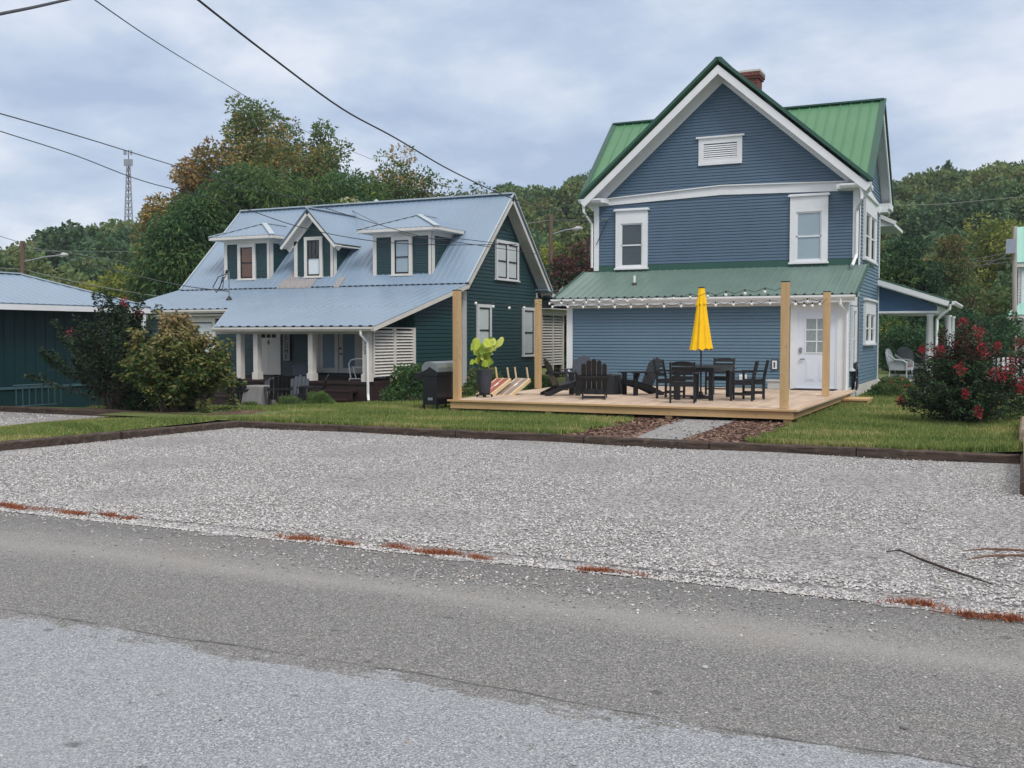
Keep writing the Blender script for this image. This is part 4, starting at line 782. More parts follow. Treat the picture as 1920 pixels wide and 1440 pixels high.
# dormers
def dormer(x0, x1, kind, cur, munt=0, curz=None):
    yf = 31.55; zb = 3.95; zt = 5.42; Wd = Wall((0, yf, 0), FX, FN); mid = (x0 + x1) / 2; ym = lambda z: GRY - (GRZ - z) / ((GRZ - GEZ) / (GRY - 31.12))
    zr = 6.42 if kind == 'gable' else 6.15
    wall = MB(); WdR = Wall((x1, 0, 0), SX, SN); WdL = Wall((x0, 0, 0), (0, -1, 0), (-1, 0, 0))
    top = zt if kind == 'hip' else 5.28
    if kind == 'hip': Wd.lap(wall, [(x0, zb), (x1, zb), (x1, zt), (x0, zt)], .09)
    else: Wd.lap(wall, [(x0, zb), (x1, zb), (x1, top), (mid, 6.1), (x0, top)], .09)
    yb = ym(top); WdR.lap(wall, [(yf, zb), (yf + .02, zb), (yb, top), (yf, top)], .09); WdL.lap(wall, [(-yf - .02, zb), (-yf, zb), (-yf, top), (-yb, top)], .09)
    wall.box(x0 + .003, x1 - .003, yf + .003, yf + .3, zb - .1, top - .01)
    if kind != 'hip': Wd.poly(wall, [(x0, top - .02), (x1, top - .02), (mid, 6.08)], -.2, -.004)
    for W_ in (WdR, WdL): 
        sg = 1 if W_ is WdR else -1; W_.poly(wall, [(sg * yf, zb), (sg * (yf + .02), zb), (sg * yb, top), (sg * yf, top)], -.05, -.004)
    wall = wall.build('dormer', GREENSID, gz)
    t_ = MB(); Wd.slab(t_, x0 - .02, x0 + .12, zb - .04, top, 0, .05); Wd.slab(t_, x1 - .12, x1 + .02, zb - .04, top, 0, .05); WdR.slab(t_, yf - .05, yf + .14, zb - .02, top, 0, .03)
    wx0, wx1 = mid - .42, mid + .42
    if kind == 'hip':
        Wd.slab(t_, x0 - .02, x1 + .02, zt - .14, zt, 0, .055); WdR.slab(t_, yf - .05, yb, zt - .14, zt, 0, .035)
        t_.box(x0 - .42, x1 + .42, yf - .42, yb, zt, zt + .04); 
        for a, b in (((x0 - .42, yf - .42), (x1 + .42, yf - .42)), ((x1 + .42, yf - .42), (x1 + .42, yb)), ((x0 - .42, yb), (x0 - .42, yf - .42))): t_.beam((a[0], a[1], zt + .06), (b[0], b[1], zt + .06), .03, .1)
    t_.build('dormer_trim', OFFWHITE, wall)
    if kind == 'hip':
        h = .06; e0, e1, f0 = x0 - .44, x1 + .44, yf - .44; ez_ = zt + .12; yr0 = f0 + (e1 - e0) / 2 * .95; ye_ = ym(zr); yeb = ym(ez_)
        for k, (P_, E_) in enumerate(([[(e0, f0, ez_), (e1, f0, ez_), (mid, yr0, zr)], (1, 0, 0)], [[(e1, f0, ez_), (e1, yeb, ez_), (mid, max(ye_, yr0 + .05), zr), (mid, yr0, zr)], (0, 1, 0)], [[(e0, yeb, ez_), (e0, f0, ez_), (mid, yr0, zr), (mid, max(ye_, yr0 + .05), zr)], (0, 1, 0)])):
            roof(wall, 'dormer_roof', P_, E_, .2, ROOFB, ribh=.018)
        q = MB()
        for e in (e0, e1): q.beam((e, f0, ez_ + .02), (mid, yr0, zr + .02), .20, .03)
        q.beam((mid, yr0, zr + .02), (mid, ye_ + .1, zr + .02), .15, .03); q.build('hip_cap', mat('pale_ridge_metal', (170, 182, 190)), wall)
        window(wall, Wd, wx0, wx1, zb + .0, zt - .14, cas=.13, curm=cur, sash=SASHK, casm=OFFWHITE, muntins=munt, name='dormer_window')
    else:
        ov = .38; ze = 5.12; f0 = yf - .42; s_ = (zr - ze) / ((x1 - x0) / 2 + ov)
        for s in (-1, 1):
            ex = mid + s * ((x1 - x0) / 2 + ov); roof(wall, 'dormer_roof', [(mid, f0, zr), (ex, f0, ze), (ex, ym(ze), ze), (mid, ym(zr), zr)], (0, 1, 0), .2, ROOFB, ribh=.018)
        q = MB(); q.beam((mid, f0, zr + .03), (mid, ym(zr), zr + .03), .18, .03); q.build('hip_cap', mat('pale_ridge_metal', (170, 182, 190)), wall)
        q = MB()
        for s in (-1, 1):
            ex = mid + s * ((x1 - x0) / 2 + ov); a = Vector((ex, 0, ze - .09)); b = Vector((mid, 0, zr - .10)); d = (b - a).normalized(); nn = Vector((d.z, 0, -d.x)); nn = nn if nn.z < 0 else -nn
            for y0, y1, p0, p1 in ((f0, f0 + .03, 0, .10), (f0 + .03, yf, .0, .03), (yf - .05, yf, .03, .22)):
                g_ = [a + nn * p0, b + nn * p0, b + nn * p1, a + nn * p1]; q.hexa([p + Vector((0, y0, 0)) for p in g_], [p + Vector((0, y1, 0)) for p in g_])
            q.box(min(ex, mid + s * (x1 - x0) / 2), max(ex, mid + s * (x1 - x0) / 2), yf, ym(ze), ze - .1, ze - .06)
        q.build('dormer_soffit', OFFWHITE, wall)
        window(wall, Wd, mid - .40, mid + .40, zb + .02, 5.42, cas=.12, curm=CURT, sash=SASHK, casm=OFFWHITE, muntins=2, curz=.5, name='dormer_window')
    return wall
dormer(-27.3, -25.15, 'hip', BROWNSH); dormer(-24.0, -22.28, 'gable', CURT, 2); dormer(-20.55, -18.18, 'hip', BLIND)

# ================================================================ low teal building at the left
tb = empty('teal_outbuilding', (-23.6, 19.5, 0), label='low dark teal outbuilding with blue grey metal roof at the left frame edge', cat='building')
tw_ = MB(); tw_.box(-25.2, -22.0, 12, 21.2, -.1, 2.45)
for k in range(30): tw_.box(-22.0, -21.985, 12.1 + k * .3, 12.13 + k * .3, .62, 2.4)
tw_.build('wall', TEAL, tb)
q = MB(); q.box(-21.99, -21.95, 12, 21.1, .50, .56); q.build('rail', mat('teal_rail', (62, 92, 100), .5), tb)
ee = 2.58; rz_ = 3.42; rx = -23.6
roof(tb, 'roof', [(-21.3, 10, ee), (-21.3, 21.6, ee), (rx, 19.3, rz_), (rx, 10, rz_)], (0, 1, 0), .23, ROOFB, ribh=.012); roof(tb, 'roof', [(-21.3, 21.6, ee), (-25.9, 21.6, ee), (rx, 19.3, rz_)], (1, 0, 0), .23, ROOFB, ribh=.012); roof(tb, 'roof', [(-25.9, 10, ee), (-25.9, 21.6, ee), (rx, 19.3, rz_), (rx, 10, rz_)], (0, 1, 0), .23, ROOFB)
q = MB(); q.box(-21.34, -21.30, 10, 21.6, ee - .16, ee - .03); q.box(-25.9, -21.3, 21.58, 21.62, ee - .16, ee - .03); q.box(-22, -21.34, 10, 21.55, ee - .14, ee - .12); q.build('fascia', WHITE, tb)
MB().beam((-21.3, 21.6, ee + .02), (rx, 19.3, rz_ + .02), .16, .03).beam((rx, 19.3, rz_ + .02), (rx, 10, rz_ + .02), .2, .03).build('hip_cap', mat('pale_ridge_metal', (170, 182, 190)), tb)
MB().box(-21.45, -21.35, 21.35, 21.45, .0, ee - .15).build('corner_post', WHITE, tb)
br = MB(); x = -21.35; y0, y1 = 16.95 + .25, 18.45
br.tube([(x, y0, .62), (x, y1, .62)], .022); br.tube([(x, y0, .12), (x, y1, .12)], .018)
for k in range(8): y = y0 + .08 + k * .185; br.tube([(x, y, .12), (x, y, .62)], .014)
tag(br.build('bike_rack', mat('rack_paint', (58, 82, 92), .5)), 'grey green tubular bike rack against the teal outbuilding wall', 'bike rack')

# ================================================================ deck
DZ = .40
dk = empty('wooden_deck', (-7.6, 23.8, .14), label='new low wooden deck of pale boards in front of the blue house', cat='deck')
mb = MB(); x = -11.16; k = 0
while x < -3.75:
    xb = -11.42
    y1 = 28.2; mb.box(x, x + .136, 20.16, y1 if x > -11.0 else 25.6, DZ - .035, DZ - .002 * (k % 3 == 0)); x += .142; k += 1
mb.box(-11.18, -3.74, 26.62, 26.76, DZ - .03, DZ + .003); mb.hexa([(-11.18, 20.2, DZ - .035), (-11.15, 20.2, DZ - .035), (-11.15, 28.2, DZ - .035), (-11.5, 28.2, DZ - .035)], [(-11.18, 20.2, DZ - .001), (-11.15, 20.2, DZ - .001), (-11.15, 28.2, DZ - .001), (-11.5, 28.2, DZ - .001)])
mb.build('deck_floor', DECKW, dk)
mb = MB(); mb.box(-11.22, -3.70, 20.10, 20.16, DZ - .04, DZ + .004); mb.build('deck_edge_board', PINEH, dk, bevel=.006)
mb = MB(); mb.box(-11.16, -3.78, 20.15, 20.19, DZ - .185, DZ - .04); mb.build('deck_fascia', PINEH, dk)
mb = MB(); mb.box(-3.78, -3.74, 20.15, 27.95, DZ - .185, DZ - .03); mb.box(-3.74, -3.70, 20.16, 27.95, DZ - .04, DZ + .003); mb.build('deck_fascia', mat('treated_pine_side', (200, 168, 122), .7, .1, 2.2, stretch=(1, .2, 1), rgb2=(176, 142, 98), bump=.12, bscale=40, dirt=.22), dk)
for (x, y) in ((-11.09, 20.25), (-8.83, 20.25), (-6.2, 20.25), (-3.86, 20.25), (-3.86, 22.3), (-3.86, 24.4)): MB().box(x - .07, x + .07, y - .055, y + .085, float(gh(x, y)) - .05, DZ - .04).build('deck_support', PINE, dk)
mb = MB(); mb.box(-3.92, -3.12, 26.3, 27.3, .24, .28); mb.box(-3.9, -3.16, 26.34, 26.38, .1, .24); mb.box(-3.18, -3.14, 26.34, 27.3, .1, .24); mb.build('deck_step', PINEH, dk)
CAP = []
for i, (x, y, h) in enumerate(((-11.09, 20.34, 2.80), (-11.42, 25.45, 2.78), (-3.92, 25.1, 2.82), (-3.95, 20.36, 2.83))):
    mb = MB(); mb.box(x - .075, x + .075, y - .075, y + .075, DZ + .001, h); p_ = mb.build('deck_post', PINE, dk, bevel=.008)
    MB().box(x - .078, x + .078, y - .078, y + .078, h, h + .018).build('post_cap', DARKMET, p_)
mb = MB(); mb.box(-11.0, -3.9, 20.3, 28.2, .12, .15); tag(mb.build('bare_earth', mat('bare_earth', (52, 44, 36), .95, .2, 4)), kind='structure')

# string lights
BULB = mat('bulb_glass', (226, 226, 220), .2, .03, 5)
def light_string(pts, nb, sag, label):
    pts = [Vector(p) for p in pts]; o = empty('string_lights', pts[0], label=label, cat='string lights', group='string lights over the deck'); path = []; m = MB()
    for i in range(len(pts) - 1):
        a, b = pts[i], pts[i + 1]
        for k in range(nb[i] + 1):
            t = k / nb[i]; q = a.lerp(b, t); q.z -= sag * 4 * t * (1 - t)
            if path:
                p0 = path[-1]; mid = p0.lerp(q, .5); mid.z -= .07; path.append(mid)
            path.append(q)
            if 0 < k < nb[i]:
                bb = MB(); bb.tube([q, q - Vector((0, 0, .055))], .016, DARKMET, 6); bb.ball(q - Vector((0, 0, .085)), .034, BULB, (1, 1, 1.15), 8); bb.build('bulb', None, o, smooth=True)
    m.tube(path, .006, DARKMET, 5); m.build('cord', None, o); return o
light_string([(-11.09, 20.34, 2.72), (-11.42, 25.45, 2.68)], [5], .12, 'string of bulbs between the two left deck posts in front of the teal gable')
light_string([(-11.42, 25.4, 2.66), (-3.92, 25.1, 2.70)], [17], .06, 'lower string of bulbs along the front of the blue house wall')
light_string([(-11.40, 25.4, 2.74), (-3.95, 20.4, 2.76)], [16], .05, 'string of bulbs crossing to the tall front right deck post')
light_string([(-3.95, 20.4, 2.55), (-3.92, 25.1, 2.68)], [5], .10, 'short string of bulbs between the two right deck posts')

# ================================================================ furniture
GREYL = mat('dark_grey_lumber', (52, 59, 70), .5, .12, 8)
def adirondack(m, mseat=None):
    mseat = mseat or m; o = empty('adirondack_chair', (0, 0, 0))
    q = MB(); n = 5; wd = .108
    for i in range(n):
        x = (i - 2) * .114; top = .90 - .035 * abs(i - 2) ** 1.6; f = lambda z: .10 + (z - .22) * .42
        pts = [(x - wd / 2 * .85, .22), (x + wd / 2 * .85, .22), (x + wd / 2, top - .05), (x + wd / 2 * .6, top - .008), (x, top), (x - wd / 2 * .6, top - .008), (x - wd / 2, top - .05)]
        q.hexa([(a, f(z) + .022, z) for a, z in pts], [(a, f(z), z) for a, z in pts])
    q.build('backrest', m, o)
    q = MB(); 
    for k in range(6): y = -.42 + k * .092; z = .37 - (y + .42) * .26; q.hexa([(-.26, y, z - .024), (.26, y, z - .024), (.26, y + .082, z - .046), (-.26, y + .082, z - .046)], [(-.26, y, z), (.26, y, z), (.26, y + .082, z - .022), (-.26, y + .082, z - .022)])
    q.build('seat', mseat, o)
    for s in (-1, 1):
        q = MB(); q.hexa([(s * .27, -.46, .525), (s * .40, -.46, .525), (s * .36, .30, .525), (s * .28, .30, .525)][::s], [(s * .27, -.46, .548), (s * .40, -.46, .548), (s * .36, .30, .548), (s * .28, .30, .548)][::s]); q.hexa([(s * .305, -.30, .42), (s * .33, -.30, .42), (s * .33, -.28, .42), (s * .305, -.28, .42)], [(s * .305, -.42, .525), (s * .33, -.42, .525), (s * .33, -.26, .525), (s * .305, -.26, .525)]); q.build('armrest', m, o)
        q = MB(); q.box(s * .275 - .014, s * .275 + .014, -.40, -.28, 0, .525); q.build('front_leg', m, o)
        q = MB(); q.hexa([(s * .245 - .013, .50, 0), (s * .245 + .013, .50, 0), (s * .245 + .013, .60, 0), (s * .245 - .013, .60, 0)], [(s * .245 - .013, -.42, .26), (s * .245 + .013, -.42, .26), (s * .245 + .013, -.42, .355), (s * .245 - .013, -.42, .355)]) if False else q.add([(s * .245 - .013, -.44, .25), (s * .245 - .013, -.44, .35), (s * .245 - .013, .10, .22), (s * .245 - .013, .44, .06), (s * .245 - .013, .44, 0), (s * .245 - .013, .32, 0), (s * .245 - .013, .05, .12),
                   (s * .245 + .013, -.44, .25), (s * .245 + .013, -.44, .35), (s * .245 + .013, .10, .22), (s * .245 + .013, .44, .06), (s * .245 + .013, .44, 0), (s * .245 + .013, .32, 0), (s * .245 + .013, .05, .12)],
                  [[0, 1, 2, 6], [2, 3, 4, 5, 6], [7, 13, 9, 8], [9, 13, 12, 11, 10]] + [[i, (i + 1) % 7, 7 + (i + 1) % 7, 7 + i][::-1] for i in range(7)])
        q.build('rear_leg', m, o)
    for a_, b_ in (((-.34, .275, .50), .05), ((-.25, .36, .05), .06), ((-.25, -.43, .30), .09)): MB().beam(a_, (-a_[0], a_[1], a_[2]), .03, b_).build('crossbar', m, o)
    return o
AG = 'black adirondack chairs on the deck'; FG = 'adirondack chairs round the fire pit on the gravel'
ad0 = adirondack(BLACK); used = [False]
def put(o, x, y, z, rz, label, cat, group, first):
    c = o if first else copy_tree(o); c.location = (x, y, z); c.rotation_euler = (0, 0, R(rz)); return tag(c, label, cat, group)
adg = adirondack(GREYL)
put(ad0, -9.62, 22.75, DZ, 128, 'black adirondack chair turned away, leftmost on the deck beside the deck post', 'chair', AG, True)
put(ad0, -8.45, 21.9, DZ, 200, 'black adirondack chair with its back to the road before the covered fire table', 'chair', AG, False)
put(ad0, -7.95, 23.8, DZ, -42, 'black adirondack chair turned left with its slatted back in view, right of the fire table', 'chair', AG, False)
put(adg, -10.15, 25.3, DZ, 8, 'dark grey adirondack chair facing the road behind the fire table', 'chair', AG, True)
def og(px, py):                          # where a sight line meets the lawn
    d = _fw + _rt * (px - 960) / F + _up * (720 - py) / F; t = 10.0
    while t < 60 and CZ + d[2] * t > float(gh(d[0] * t, d[1] * t)): t += .02
    return d[0] * t, d[1] * t, float(gh(d[0] * t, d[1] * t))
def ov(px, v):                           # on the lawn at distance v along the houses
    d = _fw + _rt * (px - 960) / F; t = v / d[1]; x = d[0] * t; return x, v, float(gh(x, v))
for px, v, rz, mk, lb in ((449, 23.5, 204, ad0, 'black adirondack chair with its back to the lawn, leftmost round the fire pit'), (524, 23.45, 222, ad0, 'black adirondack chair seen from behind, right of the grey covered fire pit'), (556, 24.5, 20, adg, 'dark grey adirondack chair facing the lawn near the white porch post'),
                          (590, 24.1, -60, ad0, 'black adirondack chair seen from the side, behind the round green shrub'), (494, 24.75, -8, adg, 'grey adirondack chair behind the grey covered fire pit, only its back showing')):
    x, y, z = ov(px, v); put(mk, x, y, z, rz, lb, 'chair', FG, False)
def cover(name, x, y, z, w_, d_, h, m, label, cat, rz=0, flare=.04, seed=1):
    rr = random.Random(seed); o = MB(); n = 36; rows = []
    def ring(k, s, zz, j):
        out = []
        for i in range(n):
            a = 2 * math.pi * i / n; c, s_ = math.cos(a), math.sin(a); p = 5.0; r = (abs(c) ** p + abs(s_) ** p) ** (-1 / p); w2 = 1 + j * math.sin(i * 2.7 + seed) + j * .6 * math.sin(i * 5.1)
            out.append((c * r * w_ / 2 * s * w2, s_ * r * d_ / 2 * s * w2, zz))
        return out
    lv = [(1.06 + flare, 0, .03), (1.04 + flare * .6, h * .3, .022), (1.02, h * .7, .012), (1.0, h * .96, .003), (.97, h, 0), (.5, h + .01, 0), (.01, h + .012, 0)]
    vs = [p for s, zz, j in lv for p in ring(0, s, zz, j)]; fs = [[r * n + i, r * n + (i + 1) % n, (r + 1) * n + (i + 1) % n, (r + 1) * n + i] for r in range(len(lv) - 1) for i in range(n)]
    e_ = MB().add(vs, fs).build(name, m); e_.location = (x, y, z); e_.rotation_euler = (0, 0, R(rz)); return tag(e_, label, cat)
cover('covered_fire_table', -9.1, 23.9, DZ + .002, 1.02, .8, .46, BLACKC, 'low square fire table under a black fabric cover among the deck chairs', 'fire table', 4)
x, y, z = ov(484, 23.75); cover('covered_fire_pit', x, y, z + .002, .72, .72, .62, GREYC, 'square fire pit table under a grey cloth cover among adirondack chairs', 'fire pit', 10, .10, 3)

def dining_chair():
    o = empty('dining_chair', (0, 0, 0)); m = BLACK
    q = MB(); 
    for k in range(5): q.box(-.24, .24, -.24 + k * .088, -.24 + k * .088 + .08, .415, .44)
    q.box(-.245, .245, -.235, -.21, .345, .415); q.box(-.245, -.22, -.21, .20, .345, .415); q.box(.22, .245, -.21, .20, .345, .415); q.box(-.245, .245, .18, .205, .345, .415); q.build('seat', m, o)
    q = MB(); f = lambda z: .20 + (z - .43) * .20
    pts = [(-.22, .78), (.22, .78), (.22, .845), (.13, .868), (0, .876), (-.13, .868), (-.22, .845)]; q.hexa([(a, f(z) + .022, z) for a, z in pts], [(a, f(z), z) for a, z in pts])
    for z in (.685, .59, .50): q.hexa([(-.22, f(z), z), (.22, f(z), z), (.22, f(z) + .022, z), (-.22, f(z) + .022, z)], [(-.22, f(z + .065), z + .065), (.22, f(z + .065), z + .065), (.22, f(z + .065) + .022, z + .065), (-.22, f(z + .065) + .022, z + .065)])
    q.build('backrest', m, o)
    for s in (-1, 1):
        q = MB(); q.beam((s * .245, f(.43) + .01, 0.0), (s * .245, f(.43) + .01, .44), .04, .045); q.beam((s * .245, f(.43) + .01, .44), (s * .245, f(.86) + .01, .86), .04, .045); q.build('rear_leg', m, o)
        q = MB(); q.box(s * .265 - .02, s * .265 + .02, -.25, -.205, 0, .61); q.build('front_leg', m, o)
        q = MB(); q.box(s * .275 - .035, s * .275 + .035, -.27, .27, .61, .632); q.build('armrest', m, o)
        q = MB(); q.box(s * .25 - .012, s * .25 + .012, -.21, .19, .12, .16); q.build('side_rail', m, o)
    MB().box(-.24, .24, -.02, .005, .125, .155).build('stretcher', m, o); return o
dc = dining_chair(); DG = 'black dining chairs round the deck table'
put(dc, -6.25, 21.35, DZ, 194, 'black dining chair with its back to the road at the near table end', 'chair', DG, True)
put(dc, -5.28, 22.65, DZ, -82, 'black dining chair on the right side of the deck table, nearer the road', 'chair', DG, False)
put(dc, -5.2, 23.35, DZ, -76, 'black dining chair on the right side of the deck table, farther from the road', 'chair', DG, False)
put(dc, -6.3, 24.65, DZ, -6, 'black dining chair facing the road at the far end of the deck table', 'chair', DG, False)
put(dc, -6.95, 22.75, DZ, 84, 'black dining chair on the left side of the deck table', 'chair', DG, False)
tz = DZ + .70; tb_ = empty('dining_table', (-6.25, 23.0, DZ), label='black slatted dining table with a parasol through its middle on the deck', cat='table')
q = MB()
for k in range(9): q.box(-6.72 + k * .104, -6.72 + k * .104 + .098, 22.1, 23.9, tz, tz + .025)
q.box(-6.7, -5.80, 22.14, 22.17, tz - .08, tz); q.box(-6.7, -5.80, 23.83, 23.86, tz - .08, tz); q.box(-6.7, -6.67, 22.17, 23.83, tz - .08, tz); q.box(-5.83, -5.80, 22.17, 23.83, tz - .08, tz); q.build('tabletop', BLACK, tb_)
for (x, y) in ((-6.62, 22.24), (-5.88, 22.24), (-6.62, 23.76), (-5.88, 23.76)): MB().box(x - .045, x + .045, y - .045, y + .045, DZ, tz - .001).build('leg', BLACK, tb_)
um = empty('parasol', (-6.3, 22.95, DZ), label='closed yellow patio parasol standing in the middle of the deck table', cat='parasol')
ux, uy = -6.3, 22.95; MB().tube([(ux, uy, DZ + .02), (ux, uy, 2.86)], .019, None, 10).build('pole', mat('dark_bronze', (48, 34, 52), .35, .1, 4), um)
def folded(z0, z1, r0, r1, ph, amp):
    n = 64; rows = 10; vs = []; fs = []
    for k in range(rows + 1):
        t = k / rows; z = z0 + (z1 - z0) * t; r = r0 + (r1 - r0) * t ** .85
        for i in range(n):
            a = 2 * math.pi * i / n; w2 = 1 + amp * (1 - t * .5) * math.sin(a * 8 + ph + .35 * math.sin(a * 3)) + amp * .35 * math.sin(a * 16 + 1.3 * k * .15)
            dz = .022 * math.sin(a * 8 + ph + 1.5) * (1 - t); vs.append((ux + r * w2 * math.cos(a), uy + r * w2 * math.sin(a), z + dz))
    for k in range(rows):
        for i in range(n): fs.append([k * n + i, k * n + (i + 1) % n, (k + 1) * n + (i + 1) % n, (k + 1) * n + i])
    return MB().add(vs, fs)
folded(1.50, 2.86, .225, .06, 0, .17).build('canopy', YEL, um, smooth=True); folded(2.50, 2.875, .115, .064, .8, .10).build('canopy_vent', YEL, um, smooth=True)
MB().lathe((ux, uy, 2.87), [(.075, 0), (.075, .015), (.02, .03)], None, 14).build('finial', DARKMET, um)
MB().lathe((ux, uy, DZ + .002), [(.24, 0), (.24, .04), (.06, .08), (.03, .16)], None, 20).build('base', DARKMET, um)

# planter
pl = empty('potted_plant', (-10.93, 21.35, DZ), label='tall charcoal pot of lime green heart shaped leaves on a wheeled stand', cat='potted plant')
cx, cy = -10.93, 21.35; MB().lathe((cx, cy, DZ + .07), [(.115, 0), (.125, .02), (.175, .38), (.185, .55), (.19, .56), (.175, .555), (.16, .50)], None, 28).build('pot', mat('charcoal_pot', (52, 56, 66), .65, .08, 20, bump=.1), pl, smooth=True)
q = MB(); q.lathe((cx, cy, DZ + .055), [(.17, 0), (.17, .014)], None, 16)
for k in range(4): a = .6 + k * math.pi / 2; q.ball((cx + .17 * math.cos(a), cy + .17 * math.sin(a), DZ + .03), .03, None, (1, .5, 1), 8)
q.build('stand', DARKMET, pl)
q = MB(); rr = random.Random(4); stems = MB(); LIME2 = mat('lime_leaf_dark', (112, 146, 44), .5, .2, 6, rgb2=(150, 176, 62), trans=.3); LIME3 = mat('lime_leaf_pale', (176, 190, 80), .5, .2, 9, rgb2=(204, 212, 112), trans=.3); LIME = mat('lime_leaf', (150, 178, 42), .5, .2, 6, rgb2=(196, 208, 78), trans=.3)
for k in range(24):
    a = rr.uniform(0, 6.28); tilt = rr.uniform(.1, .75); h = rr.uniform(.12, .64); L_ = rr.uniform(.22, .36) * (1.0 if h > .3 else .7)
    if k < 2: a = 5.0 + k * .6; tilt = .1 + .1 * k; h = .44; L_ = .38
    bx, by, bz = cx + math.cos(a) * tilt * .42, cy + math.sin(a) * tilt * .42, DZ + .62 + h
    stems.tube([(cx, cy, DZ + .58), (cx + math.cos(a) * tilt * .08, cy + math.sin(a) * tilt * .08, DZ + .62 + h * .6), (bx, by, bz)], .009, None, 5)
    face = 5.2 + rr.uniform(-.9, .9); nx, ny = math.cos(face), math.sin(face)      # leaves turn to the open side
    nv = Vector((nx, ny, rr.uniform(-.1, .8))).normalized(); rt = Vector((-ny, nx, 0)).normalized(); roll = rr.uniform(-.5, .5); up = nv.cross(rt).normalized(); up = -up if up.z < 0 else up
    rt, up = rt * math.cos(roll) + up * math.sin(roll), up * math.cos(roll) - rt * math.sin(roll)
    O = Vector((bx, by, bz)); outl = []; n = 18
    for i in range(n):
        t = 2 * math.pi * i / n; rad = (.5 + .16 * math.cos(2 * t)) * (1 - .0 * t); u = math.sin(t) * .40 * L_; v = (-math.cos(t) * .52 + .06) * L_
        if abs(t) < .4 or abs(t - 2 * math.pi) < .4: v += .12 * L_
        cup = -.10 * L_ * (u / (.4 * L_)) ** 2 + .02 * L_ * math.sin(i * 2.5); outl.append(O + rt * u + up * v + nv * cup)
    vs = [O + nv * .01 + up * .05 * L_] + outl; q.add(vs, [[0, 1 + i, 1 + (i + 1) % n] for i in range(n)], (LIME, LIME2, LIME3)[k % 3])
q.build('leaves', None, pl); stems.build('stems', mat('lime_stem', (120, 140, 60), .6), pl)

# cornhole boards
def cornhole(x, y, stripe, label, yaw=-38, sc=1.0):
    o = empty('cornhole_board', (0, 0, 0), label=label, cat='game board', group='cornhole boards leaning on the deck'); L_, w_ = .85 * sc, .46 * sc; fr = mat('pale_pine', (214, 190, 152), .6, .08, 5)
    q = MB(); q.box(-w_ / 2, w_ / 2, -.005, 0.02, 0, L_); q.box(-w_ / 2, -w_ / 2 + .03, .02, .08, 0, L_); q.box(w_ / 2 - .03, w_ / 2, .02, .08, 0, L_); q.box(-w_ / 2, w_ / 2, .02, .08, L_ - .03, L_ + .001); q.build('panel', fr, o)
    q = MB(); q.box(-w_ / 2 + .05, -.018, -.008, -.0051, .02, L_ - .02, m=stripe); q.box(.018, w_ / 2 - .05, -.008, -.0051, .02, L_ - .02, m=stripe); q.build('stripes', None, o)
    q = MB(); n = 14; vs = [(.02 + .028 * math.cos(t), -.0095, L_ * .62 + .09 * math.sin(t)) for t in [6.283 * i / n for i in range(n)]]; q.add(vs, [list(range(n))]); q.build('slot', mat('pale_slot', (236, 232, 222), .7), o)
    for s in (-1, 1): q = MB(); q.tube([(s * (w_ / 2 - .045), .05, L_ - .06), (s * (w_ / 2 - .045), .05 + .0, L_ + .16)], .016, None, 6) if False else q.beam((s * (w_ / 2 - .045), .05, L_ - .04), (s * (w_ / 2 - .045) - .02, -.27, L_ + .06), .028, .03); q.build('leg', fr, o)
    o.location = (x, y, DZ + .004); o.rotation_euler = (R(-64), 0, R(yaw)); return o
cornhole(-11.28, 21.95, mat('red_stripe', (150, 78, 66), .6, .12, 6), 'cornhole board with rusty red stripes leaning on the deck behind the pot', -14)
cornhole(-10.86, 22.15, mat('grey_stripe', (138, 124, 116), .6, .12, 6), 'cornhole board with grey stripes leaning right of the red striped one', -14)

# grill, propane
gx_, gy_, gz_ = -11.62, 20.45, float(gh(-11.6, 20.6)); gr = empty('gas_grill', (gx_, gy_, gz_), label='black gas grill with a grey steel lid standing on the lawn left of the deck', cat='grill')
q = MB(); q.box(gx_ - .17, gx_ + .19, gy_ - .42, gy_ + .62, gz_ + .14, gz_ + .78); q.build('cabinet', mat('grill_black', (16, 18, 22), .3, .1, 6), gr, bevel=.01)
q = MB(); q.box(gx_ - .20, gx_ + .22, gy_ - .45, gy_ + .66, gz_ + .78, gz_ + .86); q.build('firebox', mat('grill_black', (16, 18, 22)), gr)
pr = [(-.20, 0), (.22, 0), (.22, .10), (.17, .20), (.02, .235), (-.12, .22), (-.19, .12)]
q = MB(); q.hexa([(gx_ + a, gy_ - .43, gz_ + .862 + b) for a, b in pr], [(gx_ + a, gy_ + .64, gz_ + .862 + b) for a, b in pr])
lid = q.build('lid', mat('grey_steel', (128, 134, 138), .35, .08, 10, metal=.4), gr, bevel=.008)
MB().add([(gx_ - .2, gy_ - .434, gz_ + .86), (gx_ + .22, gy_ - .434, gz_ + .86), (gx_ + .10, gy_ - .434, gz_ + .93), (gx_ + .01, gy_ - .434, gz_ + .98), (gx_ - .07, gy_ - .434, gz_ + .92)], [[0, 1, 2, 3, 4]]).build('lid_end', mat('grill_black', (16, 18, 22)), lid)
q = MB(); q.box(gx_ - .24, gx_ + .26, gy_ - .72, gy_ - .45, gz_ + .80, gz_ + .83) if False else q.box(gx_ - .46, gx_ - .21, gy_ - .3, gy_ + .4, gz_ + .70, gz_ + .84); q.build('side_shelf', mat('grill_black', (16, 18, 22)), gr)
MB().box(gx_ - .04, gx_ + .08, gy_ - .424, gy_ - .42, gz_ + .24, gz_ + .30).build('badge', METAL, gr)
for (a, b) in ((-.16, -.40), (.18, -.40), (-.16, .6), (.18, .6)): MB().box(gx_ + a - .02, gx_ + a + .02, gy_ + b - .02, gy_ + b + .02, gz_, gz_ + .141).build('leg', mat('grill_black', (16, 18, 22)), gr)
